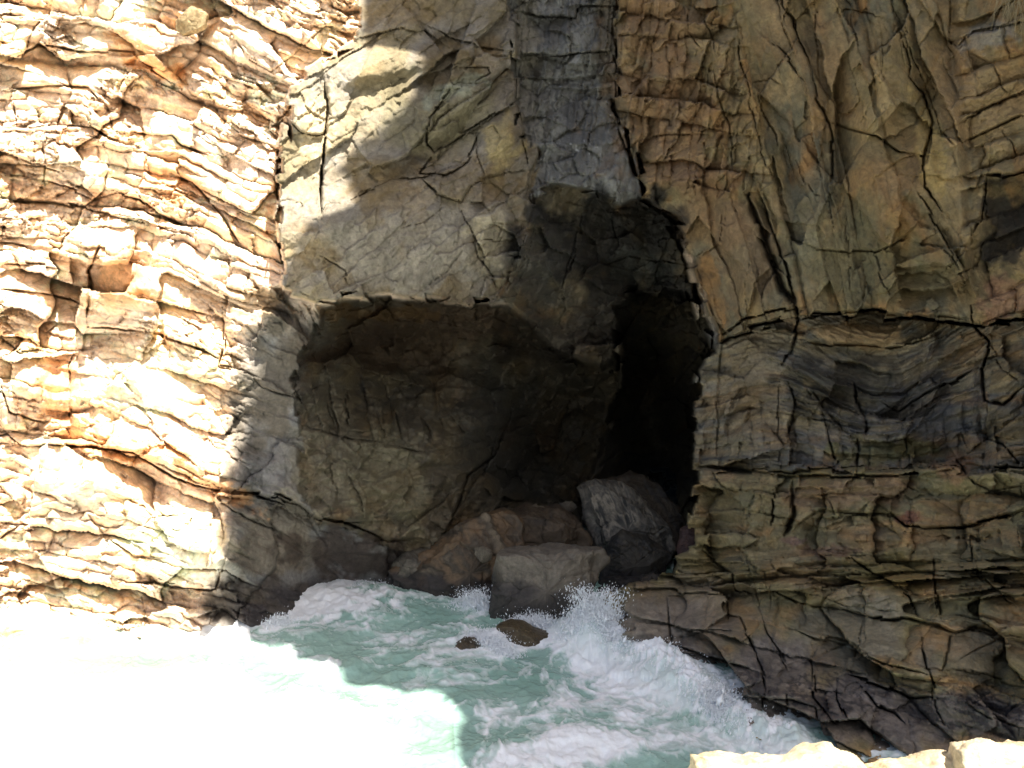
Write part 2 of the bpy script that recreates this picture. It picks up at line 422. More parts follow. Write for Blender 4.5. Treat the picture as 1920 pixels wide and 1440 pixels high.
D[i] += wi * (0.05 * fbm(U[i] / 60, V[i] / 80, 451, 5) + 0.02 * ridge(ls / 12, V[i] / 70, 461, 3) * slab * quiet)
CR["right_top"] = (i, r1, a1, np.where(cob > 0.5, c1, f1)); COB = cob; FARR = farr; LS = ls
# --- right middle: thin wavy beds cut by upright joints
w = W["right_mid"]; i = idx(w); wi = w[i]
ub = U[i]
f = -40 * np.exp(-((ub - 1440) / 110) ** 2) + 30 * np.exp(-((ub - 1650) / 120) ** 2) - 0.38 * np.clip(ub - 1690, 0, 400)
t = Vw[i] - f * (0.5 + 0.5 * ss(-V[i], -860, -700))
bed = fbm(ub / 260, t / 9.0, 501, 3)
bq = ss(fbm(ub / 90, V[i] / 60, 512, 3), -0.3, 0.3)
D[i] += wi * (0.16 * bed * bq + 0.04 * bq * fbm(ub / 120, t / 4.5, 511, 2))
cells(D, i, Uw[i], t, 120, 60, 513, 0.18, 0.36, 0.08, 2.0, 0.0, 0.15, wi)
r1, r2, e = brick(D, i, Uw[i] - 0.2 * Vw[i], t, 90, 78, 521, 0.14, 0.10, 0.34, 0.08, 1.8, 0.0, 0.5, 0.12, wi * (0.35 + 0.65 * ss(V[i], 700, 760)))
a1, a2, e2 = brick(D, i, Uw[i] - 0.2 * Vw[i], t, 30, 40, 531, 0.06, 0.04, 0.16, 0.045, 1.4, 0.02, 0.3, 0.12, wi * (0.08 + 0.75 * ss(V[i], 730, 790)))
chip(D, i, Uw[i], t, 30, 6, 535, 0.06, wi)
D[i] += wi * 0.05 * fbm(U[i] / 50, V[i] / 50, 541, 4)
CR["right_mid"] = (i, r1, a1, bed)
# --- lower right shelf: stepped blocks dipping right
w = W["shelf"]; i = idx(w); wi = w[i]
dip = 0.05 + 0.24 * ss(V[i], 1000, 1150)
t = Vw[i] - dip * Uw[i]
lowb = ss(t + dip * Uw[i], 1080, 1160)
r1, r2, e = brick(D, i, Uw[i], t, 150, 62, 601, 0.28, 0.20, 0.60, 0.05, 2.0, 0.20, 0.8, 0.24, wi * (1 - 0.6 * lowb))
a1, a2, e2 = brick(D, i, Uw[i] - 0.15 * Vw[i], t, 60, 26, 611, 0.05, 0.05, 0.16, 0.035, 1.4, 0.04, 0.3, 0.14, wi * (1 - 0.75 * lowb) * (0.3 + 0.7 * ss(fbm(U[i] / 130, V[i] / 60, 616, 3), -0.1, 0.3)))
cells(D, i, Uw[i], t, 170, 110, 613, 0.10, 0.50, 0.10, 2.2, 0.04, 0.12, wi * (0.4 + 0.6 * lowb))
chip(D, i, Uw[i], t, 20, 10, 615, 0.05, wi * (1 - 0.6 * lowb))
bed = fbm(U[i] / 200, t / 8.0, 621, 3)
D[i] += wi * (0.06 * bed * (1 - 0.6 * lowb) + 0.06 * fbm(U[i] / 60, V[i] / 50, 631, 5))
CR["shelf"] = (i, r1, a1, bed); LOWB = lowb
# --- recess and cave
w = W["recess"] + W["deep"] + W["throat"]; i = idx(w); wi = w[i]
colz = ss(V[i], 680, 740) * ss(-V[i], -840, -800) * ss(-U[i], -880, -820)
rightc = ss(U[i] + 0.8 * V[i], 1560, 1640)
brick(D, i, Vw[i], Uw[i] - 0.2 * Vw[i], 130, 44, 701, 0.06, 0.10, 0.16, 0.10, 2.4, 0.10, 0.3, 0.10, wi * colz)
s4, t4 = frame(i, math.radians(-55))
r1, r2, e = cells(D, i, s4, t4, 110, 60, 711, 0.24, 0.50, 0.10, 2.2, 0.02, 0.15, wi * (0.10 + 0.9 * rightc))
a1, a2, e2 = cells(D, i, s4, t4, 38, 20, 721, 0.04, 0.16, 0.04, 1.6, 0.0, 0.2, wi * (0.2 + 0.8 * rightc))
chip(D, i, Uw[i], Vw[i], 26, 14, 735, 0.12, wi)
chip(D, i, Uw[i] - 0.3 * Vw[i], Vw[i], 80, 60, 737, 0.55, wi * (1 - 0.6 * ss(V[i], 780, 840) * ss(-U[i], -950, -880)))
D[i] -= wi * 0.6 * np.abs(fbm(U[i] / 90, V[i] / 60, 736, 4))
D[i] += wi * (0.22 * fbm(U[i] / 120, V[i] / 90, 731, 5) + 0.03 * ridge(U[i] / 30, V[i] / 26, 741, 4))
lip = np.exp(-((t4 * 0 + U[i] - 1040) / 130) ** 2)
D[i] += wi * 0.10 * fbm(U[i] / 14 + V[i] / 40, V[i] / 70, 751, 3) * ss(-V[i], -700, -560) * ss(U[i], 960, 1000)
CR["recess"] = (i, r1, a1, r2)

# --- traced joints: k = image crop they were read from (origin and scale in image pixels); rows (points, width, depth, step, reach)
CROPS = {"a": (0, 0, .3889), "b": (600, 0, .3889), "c": (1220, 0, .3889), "d": (0, 500, .3889), "e": (500, 520, .3889),
      "f": (1220, 500, .3889), "h": (1100, 950, .427), "o": (0, 0, 1.0)}
J = [
("c",[(620,0),(680,90),(720,200),(780,340),(800,480),(850,580),(870,680),(865,860),(890,960)],4,.35,-.25,60),
("c",[(795,0),(800,180),(815,330),(820,400)],2.2,.18,0,0),
("c",[(860,50),(970,50),(1080,75),(1160,100)],2,.14,.05,30),
("c",[(970,0),(970,180)],1.8,.1,0,0),
("c",[(1100,90),(1125,200),(1125,380),(1070,480),(1000,600)],2,.12,-.08,50),
("c",[(1160,0),(1215,180),(1250,290),(1240,380)],3.4,.25,-.15,40),
("c",[(1205,80),(1270,290),(1330,400)],2.6,.2,.1,40),
("c",[(1240,360),(1320,450),(1360,600),(1310,750),(1320,900),(1400,1020)],4,.4,-.2,40),
("c",[(1330,400),(1400,640),(1470,720)],2.4,.2,.1,30),
("c",[(870,590),(960,620),(1080,650),(1200,740),(1280,745)],3,.25,.2,60),
("c",[(1290,750),(1230,770),(1150,820),(1070,870)],2.2,.12,-.1,40),
("c",[(520,430),(550,560),(600,650),(615,720)],2.6,.22,.1,30),
("c",[(570,200),(620,240),(680,310),(740,390),(755,500),(740,600),(690,660)],2.6,.2,-.15,60),
("c",[(480,400),(590,380),(640,420)],2,.12,0,0),
("c",[(640,680),(700,850),(760,960),(800,1090),(840,1150)],2.2,.18,.1,30),
("c",[(700,760),(740,860),(770,920),(830,940)],2,.14,0,0),
("c",[(865,860),(860,1000),(880,1120)],2,.15,0,0),
("c",[(940,980),(950,1200),(960,1440)],2,.14,.05,30),
("c",[(750,1180),(800,1200),(960,1210),(1080,1215),(1180,1170),(1280,1100),(1310,1060)],3.2,.25,.2,50),
("c",[(1070,1220),(1110,1350),(1150,1440)],2.2,.16,-.08,40),
("c",[(300,260),(330,480),(380,600),(400,850)],2.6,.22,-.1,40),
("c",[(410,100),(430,300),(460,400),(540,750),(600,900),(650,1030)],2.8,.22,-.08,40),
("c",[(470,930),(510,1050),(560,1200),(640,1400),(690,1440),(700,1520)],13,.55,0,0),
("c",[(540,950),(600,1150),(660,1330),(720,1500)],5,.4,0,0),
("c",[(250,50),(290,180),(300,260)],2.6,.2,0,0),
("c",[(160,0),(175,150),(240,240)],2.2,.16,0,0),
("c",[(1540,250),(1650,310),(1700,420),(1740,450)],2.6,.22,.1,40),
("c",[(1440,0),(1450,200),(1480,240)],3,.25,-.2,60),
("c",[(1480,240),(1560,150),(1650,130),(1800,100)],3.6,.3,.15,40),
("c",[(1470,600),(1600,540),(1780,440),(1860,420)],3.8,.3,.2,50),
("c",[(1500,690),(1650,620),(1800,550)],3,.25,.2,50),
("c",[(1680,600),(1740,700),(1760,780)],2.4,.18,0,0),
("c",[(1610,850),(1700,850),(1800,830),(1900,820)],5,.5,.7,110),
("c",[(1620,860),(1600,1050),(1560,1120)],3.6,.3,-.3,60),
("c",[(1290,930),(1340,1010),(1400,1130),(1460,1250),(1500,1310)],2.8,.22,-.12,40),
("c",[(1430,1090),(1420,1170)],2,.15,0,0),
("c",[(1480,1330),(1560,1290)],2.6,.2,.1,30),
("c",[(220,1250),(340,1170),(350,1100),(360,980)],2.2,.15,.08,40),
("c",[(225,1280),(260,1400),(300,1520),(335,1600)],3,.2,-.12,30),
("c",[(0,370),(120,400),(250,350),(300,300)],3,.22,.15,40),
("c",[(0,660),(150,650),(300,650)],3,.2,.15,40),
("f",[(330,320),(450,260),(560,225),(690,200)],4.2,.4,.15,40),
("f",[(690,190),(720,260),(700,330),(680,400),(640,480)],5,.4,0,0),
("f",[(720,265),(800,240),(950,215),(1080,215),(1200,230),(1280,250),(1400,235),(1520,250)],4.6,.45,.35,50),
("f",[(710,350),(860,375),(1000,378),(1130,388),(1220,378),(1350,340),(1400,310)],4.2,.35,.35,50),
("f",[(740,300),(860,285),(1040,270),(1150,310),(1300,320)],2,.12,.08,25),
("f",[(1120,650),(1200,700),(1300,640),(1430,570),(1560,500)],4.4,.35,.2,50),
("f",[(1380,330),(1500,250)],2.6,.2,0,0),
("f",[(1540,180),(1560,280),(1640,370),(1600,480),(1620,640),(1700,660),(1800,580)],5,.45,0,0),
("f",[(1640,370),(1700,500),(1780,560)],2.4,.2,0,0),
("f",[(970,560),(1000,680),(1040,760),(1030,810)],5.5,.4,-.15,40),
("f",[(760,590),(830,690),(860,830),(900,930),(900,1000)],3.6,.3,-.1,40),
("f",[(620,560),(620,680),(610,800),(620,860)],3,.3,.1,30),
("f",[(670,550),(700,650),(680,750),(660,850)],3.6,.35,0,0),
("f",[(1480,690),(1500,800),(1530,880)],2.4,.25,0,0),
("f",[(990,820),(1000,900),(990,1000)],4,.3,0,0),
("f",[(350,720),(470,680),(600,700),(800,740),(990,770)],3,.2,.08,30),
("f",[(230,965),(430,970),(560,1000),(700,1010),(1000,1012),(1300,1015)],4.6,.45,.3,60),
("f",[(1300,1015),(1460,985)],3,.3,.15,40),
("f",[(1480,930),(1560,1040),(1640,1080),(1800,1050)],4.2,.4,.25,50),
("f",[(1600,820),(1700,850),(1800,970)],3,.3,-.1,40),
("f",[(690,1020),(690,1200),(640,1290)],8,.5,0,0),
("f",[(580,1040),(600,1150),(580,1250)],3.6,.3,0,0),
("f",[(840,1070),(880,1190)],2.4,.25,0,0),
("f",[(1210,1040),(1300,1100)],2.2,.2,0,0),
("f",[(700,1250),(820,1170),(1000,1190),(1160,1200)],3.6,.3,.2,40),
("f",[(1160,1200),(1230,1250),(1330,1262),(1500,1252),(1650,1222),(1800,1180)],5.5,.55,.35,60),
("f",[(1540,1290),(1550,1440)],2.6,.25,0,0),
("f",[(490,650),(500,1000)],1.6,.12,0,0),
("f",[(340,320),(320,640),(330,960)],2.6,.2,-.12,30),
("h",[(510,190),(560,240),(640,290),(660,370),(720,390)],4,.4,.1,40),
("h",[(350,390),(500,385),(640,385)],2.4,.2,.15,40),
("h",[(350,400),(365,580),(350,700)],2.8,.25,0,0),
("h",[(605,400),(610,500)],2.4,.22,0,0),
("h",[(370,580),(500,550),(660,545)],2.6,.2,.1,30),
("h",[(700,180),(740,390),(790,560),(850,650),(900,760)],2.6,.28,0,0),
("h",[(780,260),(800,380),(805,470)],2.4,.25,0,0),
("h",[(370,610),(470,640),(600,680),(720,720)],4,.3,.1,40),
("h",[(230,600),(360,620)],3,.25,.1,30),
("h",[(660,480),(720,620),(780,750),(800,830)],3.4,.3,0,0),
("h",[(810,370),(940,430),(1080,440),(1180,470),(1250,490),(1380,490),(1480,510),(1620,555),(1720,530),(1830,560),(1920,575)],4.6,.45,.35,60),
("h",[(850,380),(1000,380),(1150,440),(1400,460)],2,.12,.1,25),
("h",[(1150,220),(1250,290),(1340,340),(1420,400),(1450,490)],3.4,.35,.15,40),
("h",[(1680,180),(1720,290),(1840,400),(1900,440)],2.6,.25,.1,30),
("h",[(1520,220),(1540,400),(1550,500)],4,.3,0,0),
("h",[(910,540),(1000,580),(1110,610),(1200,640),(1300,690),(1500,745)],3.2,.28,.15,40),
("h",[(1160,740),(1190,600),(1210,500)],1.8,.16,0,0),
("h",[(1600,560),(1585,680),(1560,740)],4,.35,0,0),
("h",[(1470,560),(1500,700),(1530,800),(1530,880),(1590,980)],3.4,.3,0,0),
("h",[(990,660),(1000,830),(1090,960),(1130,980)],3.4,.3,-.15,40),
("h",[(1110,720),(1100,850),(1140,940)],2.6,.25,0,0),
("h",[(1150,740),(1300,790),(1420,850),(1540,840)],4,.35,.2,40),
("h",[(1200,790),(1270,880),(1350,910),(1400,960)],3,.25,0,0),
("h",[(1600,720),(1750,740),(1860,780),(1920,790)],2.8,.25,.15,40),
("h",[(1660,860),(1780,930),(1920,970)],2.6,.2,.1,40),
("h",[(1600,690),(1700,640),(1830,580)],1.8,.15,0,0),
("h",[(870,800),(890,920),(910,1030)],3,.3,0,0),
("h",[(775,800),(780,980)],2.2,.2,0,0),
("h",[(1000,870),(1040,1040)],2.2,.2,0,0),
("h",[(430,760),(560,800),(700,830),(900,850),(1000,880)],4,.2,.3,60),
("b",[(20,380),(40,560),(20,700),(10,1040)],5,.6,.3,45),
("b",[(190,190),(400,140),(500,150),(560,190)],2.6,.2,.15,40),
("b",[(560,140),(640,190),(760,220),(900,240)],2.6,.2,.15,50),
("b",[(610,360),(660,320),(810,320),(820,350),(740,400),(640,400),(610,360)],2.2,.18,.1,24),
("b",[(640,420),(520,570),(510,700),(545,740),(700,640),(900,520)],3.4,.3,-.22,60),
("b",[(545,740),(480,840),(600,850),(700,780),(760,640)],3,.25,0,0),
("b",[(740,650),(750,760),(790,860)],3,.3,0,0),
("b",[(760,870),(900,830),(1000,830)],2.2,.15,.1,40),
("b",[(150,960),(350,870),(500,860),(640,800),(700,780)],2.8,.25,-.15,60),
("b",[(490,870),(560,930),(680,980),(730,890),(770,870)],3.4,.3,.2,50),
("b",[(400,1110),(500,1080),(600,990)],1.6,.08,0,0),
("b",[(680,1010),(740,1150),(760,1250),(830,1340),(860,1400)],2.4,.2,-.1,40),
("b",[(0,1240),(120,1310),(140,1380)],2.4,.15,.05,30),
("b",[(380,1380),(500,1400),(620,1300),(700,1200)],1.8,.1,0,0),
("b",[(940,100),(940,480),(970,600),(1000,800)],3.4,.3,-.15,40),
("b",[(940,60),(1230,90),(1240,40),(1470,30)],3,.3,.2,40),
("b",[(960,262),(1150,265),(1400,240)],3,.3,.25,50),
("b",[(930,380),(1150,385),(1420,360)],3,.3,.25,50),
("b",[(1170,430),(1400,450)],2,.15,.1,30),
("b",[(1430,100),(1420,380),(1440,640),(1550,900)],3.4,.3,.2,40),
("b",[(1090,680),(1050,760),(1000,860),(990,960)],2.4,.15,-.2,40),
("b",[(800,1075),(890,1080),(860,1160),(770,1165)],2.2,.14,.1,24),
("b",[(890,1100),(960,1060),(1000,1070),(960,1240),(900,1230)],2.4,.2,.1,24),
("b",[(760,1165),(930,1150),(945,1240)],2,.14,.08,24),
("a",[(75,490),(90,620),(100,760)],3,.3,0,0),
("a",[(195,600),(215,760),(210,900)],3,.3,0,0),
("a",[(0,795),(200,795),(300,830)],3,.3,.2,30),
("a",[(0,850),(200,860),(450,960),(560,930)],4,.3,.25,40),
("a",[(0,310),(190,210),(330,250),(500,250),(650,260),(700,310),(850,400)],4.4,.4,.3,40),
("a",[(20,430),(250,420),(440,430),(520,520),(560,640)],4.4,.35,.25,40),
("a",[(0,620),(250,610),(450,620),(540,680)],3.4,.3,-.25,40),
("a",[(640,640),(750,655),(830,650),(880,700),(1000,740)],4,.35,.3,40),
("a",[(0,965),(250,970),(500,1030),(700,1080)],5,.4,.35,50),
("a",[(560,930),(680,960),(800,1050),(920,1100)],4,.35,.25,40),
("a",[(820,850),(930,880),(1020,980),(1100,1080),(1160,1180)],4.2,.35,.25,40),
("a",[(490,1180),(430,1300),(440,1440)],6,.35,-.2,40),
("a",[(0,1265),(250,1280),(430,1340)],3.4,.3,.25,40),
("a",[(1340,740),(1330,900),(1360,1050),(1340,1180),(1370,1320)],4,.4,-.1,30),
("a",[(1000,430),(1060,560),(1180,660),(1310,700)],3.6,.3,.25,40),
("a",[(1370,560),(1450,640),(1560,650),(1580,600)],2.6,.25,.2,24),
("a",[(1100,130),(1200,280),(1310,340),(1480,200),(1640,60)],3.4,.3,.15,40),
("a",[(180,130),(280,200),(340,240)],2.4,.2,0,0),
("d",[(0,110),(200,120),(330,150),(420,190)],4,.35,.25,40),
("d",[(410,285),(560,290),(760,330),(960,390),(1060,440)],4.4,.4,.35,50),
("d",[(430,0),(425,240)],5,.35,-.2,40),
("d",[(1070,190),(1080,400),(1060,480),(1180,500)],3.4,.35,0,0),
("d",[(0,760),(100,860),(250,855),(540,880),(640,890),(830,1010),(950,1060),(1100,1085),(1250,1100),(1420,1150),(1500,1200),(1620,1240),(1800,1230)],4.6,.5,.5,50),
("d",[(0,350),(100,420),(190,400),(200,380)],3,.3,.2,40),
("d",[(370,380),(330,480),(340,770)],3,.3,.15,30),
("d",[(540,450),(550,550)],2,.15,0,0),
("d",[(210,240),(220,320),(280,270)],3,.2,.15,20),
("d",[(0,580),(40,700),(220,760)],4,.35,.2,40),
("d",[(1180,500),(1260,580),(1430,640)],2.8,.25,.1,30),
("d",[(680,1250),(720,1215),(860,1200),(1040,1200)],3.6,.35,-.25,40),
("d",[(820,1272),(1000,1270)],2.6,.25,.1,20),
("d",[(0,1310),(100,1240)],4,.35,.2,40),
("d",[(520,1320),(650,1400),(800,1410)],3,.25,.15,40),
("d",[(1040,1100),(1200,1220),(1380,1300),(1420,1330)],2.6,.2,.1,40),
("o",[(0,1140),(100,1166),(200,1182),(300,1212)],5,.45,.5,60),
("o",[(265,1092),(340,1100),(402,1106),(418,1050)],5,.45,.5,50),
("e",[(140,700),(300,760),(420,780),(560,800),(700,840),(780,850)],3.2,.25,-.2,40),
("e",[(780,850),(900,830),(1040,780),(1120,800)],2.4,.15,0,0),
("e",[(270,760),(300,860),(320,950),(350,1080)],2.6,.18,-.1,40),
("e",[(400,900),(400,960),(450,1080),(470,1160)],2.4,.15,0,0),
("e",[(780,880),(780,1050)],2,.15,0,0),
("e",[(1000,920),(930,990),(850,1080),(720,1180),(650,1250)],2.6,.2,.1,40),
("e",[(1190,600),(1170,700),(1100,860),(960,960),(930,1080),(880,1200)],4.6,.5,-.4,70),
("e",[(280,180),(450,150),(560,110)],2.6,.15,.1,40),
("e",[(1180,200),(1240,300),(1300,350),(1450,400),(1600,400)],3.2,.3,.4,60),
("e",[(240,1160),(400,1190),(600,1270),(760,1260)],5,.4,.3,50),
("o",[(1130,500),(1180,482),(1240,490),(1285,500)],3,.3,.5,40),("o",[(1010,420),(985,500),(950,560)],2,.1,0,0),("o",[(1090,400),(1075,470),(1050,550)],3,.2,.2,40),
("o",[(1150,400),(1160,460),(1130,500)],3,.25,.2,40),("o",[(1130,545),(1180,560),(1180,620),(1160,680)],3,.3,-.3,40),
("e",[(0,1060),(60,1050),(160,1100),(240,1160)],4,.4,.3,40),
("e",[(280,540),(330,740)],3,.25,0,0),("e",[(380,540),(400,740)],3.4,.25,0,0),("e",[(530,640),(570,780)],3,.25,0,0),
("e",[(610,640),(650,790)],3,.25,0,0),("e",[(750,680),(800,820)],3,.25,0,0),
]
gr = np.zeros(len(U))
V2 = V.reshape(NV, NU)
for jn, (crop_id, pts, wd, dp, st, rc) in enumerate(J):
    ox, oy, k = CROPS[crop_id]
    p = [(ox + x * k, oy + y * k) for x, y in pts]
    pad = max(rc * 2.6, wd * 4) + 24
    us = [q[0] for q in p]; vs = [q[1] for q in p]
    c0, c1 = np.searchsorted(U1, [min(us) - pad, max(us) + pad]); r0, r1_ = np.searchsorted(V1, [min(vs) - pad, max(vs) + pad])
    ii = (np.arange(r0, r1_)[:, None] * NU + np.arange(c0, c1)[None]).ravel()
    if len(ii) == 0: continue
    d, sd, al = pline(U[ii] + 0.35 * wu[ii] + 0.3 * JU[ii], V[ii] + 0.35 * wv_[ii] + 0.3 * JV[ii], p)
    endf = 0.35 + 0.65 * np.minimum(1, np.minimum(al, 1 - al) * 7)
    ww = wd * (0.55 + 0.75 * vn(U[ii] / 22, V[ii] / 22, 800 + jn)) * endf * 0.43
    g = dp * np.exp(-(d / ww) ** 2) * endf * (np.interp(wd, [2, 4.6], [0.25, 0.8]) + 1.0 * ss(vn(U[ii] / 60, V[ii] / 60, 700 + jn), 0.2, 0.6))
    D[ii] += g
    gr[ii] = np.maximum(gr[ii], np.exp(-(d / (ww * 1.3)) ** 2) * min(1, dp * 3))
    if st:
        q = d * sd / max(wd * 0.8, 2)
        D[ii] += 0.5 * st * np.tanh(q) * np.exp(-(d / rc) ** 2) * endf

# --- extra masses: (u, v, ru, rv, angle, amount) negative comes forward
for (cu, cv, ru, rv, an, am_) in [
    (845,215,75,38,-35,-.35),(760,200,60,40,-35,-.15),(935,270,40,50,0,-.3),(700,640,30,60,0,.1),
    (110,720,36,52,0,.45),(30,600,20,34,0,.2),(345,40,24,26,0,-.2),(340,1040,80,50,5,-.5),(700,125,95,26,-12,-.45),(600,425,70,26,-18,-.30),
    (560,205,32,50,0,-.25),(1600,628,105,22,3,-.35),(1500,370,60,200,0,.0),(1660,330,60,60,0,-.18),(1740,300,18,80,-15,-.25),
    (1620,920,110,28,3,-.25),(1840,880,45,60,30,-.2),(1200,1150,60,60,0,-.35),(1480,1010,200,14,0,-.15),
    (1890,420,40,90,15,.5),(1860,690,22,60,20,.35),(490,850,40,60,0,.2),(350,560,60,20,15,-.15),
    (200,250,130,30,3,-.2),(70,290,70,30,0,-.3),(330,690,140,60,10,-.25),(80,920,120,40,0,-.15)]:
    a = math.radians(an); du = Uw - cu; dv = Vw - cv
    q = ((du * math.cos(a) + dv * math.sin(a)) / ru) ** 2 + ((-du * math.sin(a) + dv * math.cos(a)) / rv) ** 2
    D += am_ * np.exp(-q ** 1.6)
# small grain everywhere
D += 0.018 * fbm(U / 9, V / 9, 901, 3) * (1 - 0.5 * W["deep"])

# ------------------------------------------------------------------ cliff colours (rock tones, with some sun and shade mixed in)
GAIN = 1.2
GLIT = 1.85  # paler gain, puts sunlight into the left face's colour
def mixc(a, b, t): return a + (b - a) * t[:, None]
def pal(cols, g=GAIN): return [lin(c) * g for c in cols]
def paint(name, cols, seedn, su=110, sv=110, cellw=0.35):
    i, r1, a1, b1 = CR[name]
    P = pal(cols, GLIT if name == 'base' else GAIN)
    n = fbm(U[i] / su, V[i] / sv, seedn, 5) * 1.3 + (r1 - 0.5) * cellw * 2 + (a1 - 0.5) * cellw
    t = np.clip((n + 1) / 2, 0, 0.9999) * (len(P) - 1)
    k = np.floor(t).astype(int); f = (t - k)[:, None]
    P = np.array(P)
    return i, P[k] * (1 - f) + P[np.minimum(k + 1, len(P) - 1)] * f
lum = 1 + 0.18 * fbm(U / 30, V / 30, 911, 4)
wsum = np.zeros(len(U))
for name, cols, sd_, su, sv in [
    ("base", [(176,146,110),(190,166,132),(170,148,120),(198,174,144),(162,132,96)], 21, 80, 50),
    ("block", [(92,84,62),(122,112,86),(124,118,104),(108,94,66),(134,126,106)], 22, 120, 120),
    ("dyke", [(60,60,60),(72,73,74),(90,92,92),(66,63,60)], 23, 60, 60),
    ("right_top", [(96,86,64),(120,92,62),(104,90,68),(128,106,78),(92,84,70),(122,90,58)], 24, 90, 130),
    ("right_mid", [(78,72,56),(104,94,72),(88,88,84),(112,90,64),(70,68,62)], 25, 160, 30),
    ("shelf", [(92,82,52),(104,92,66),(88,80,62),(118,92,64),(84,78,68)], 26, 130, 50)]:
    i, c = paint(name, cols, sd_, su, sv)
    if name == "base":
        q = (ss(U[i] + 0.12 * (V[i] - 800), 395, 480) * ss(V[i], 530, 640))[:, None]  # greyer rock of the left strip, its shade darkened into the colour
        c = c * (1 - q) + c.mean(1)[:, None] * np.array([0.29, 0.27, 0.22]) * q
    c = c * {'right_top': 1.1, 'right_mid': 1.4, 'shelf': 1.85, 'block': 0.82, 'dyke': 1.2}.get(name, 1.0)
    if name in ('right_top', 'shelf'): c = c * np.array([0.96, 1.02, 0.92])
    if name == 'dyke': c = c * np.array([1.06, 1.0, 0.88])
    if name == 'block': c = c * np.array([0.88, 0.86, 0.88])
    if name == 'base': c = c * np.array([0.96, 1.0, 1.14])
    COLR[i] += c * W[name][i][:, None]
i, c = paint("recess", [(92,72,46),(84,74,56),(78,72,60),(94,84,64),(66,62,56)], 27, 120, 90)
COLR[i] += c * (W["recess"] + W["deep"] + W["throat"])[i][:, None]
COLR *= lum[:, None]
COLR *= (1 + 0.7 * W['block'] * ss(-U - 0.3 * V, -860, -700))[:, None]  # sunlit side of the block brightened in its colour
# beds coloured one by one in the banded rock
i = CR["right_mid"][0]; bd = CR["right_mid"][3]
cc = mixc(np.tile(lin((62,60,56)) * GAIN, (len(i), 1)), np.tile(lin((134,120,92)) * GAIN, (len(i), 1)), ss(bd, -0.35, 0.5))
k = (0.5 * W["right_mid"][i])[:, None]
COLR[i] = COLR[i] * (1 - k) + cc * k
i = CR["shelf"][0]; bd = CR["shelf"][3]
cc = mixc(np.tile(lin((70,64,52)) * GAIN, (len(i), 1)), np.tile(lin((128,116,92)) * GAIN, (len(i), 1)), ss(bd, -0.3, 0.5))
k = (0.4 * W["shelf"][i] * (1 - LOWB))[:, None]
COLR[i] = COLR[i] * (1 - k) + cc * k
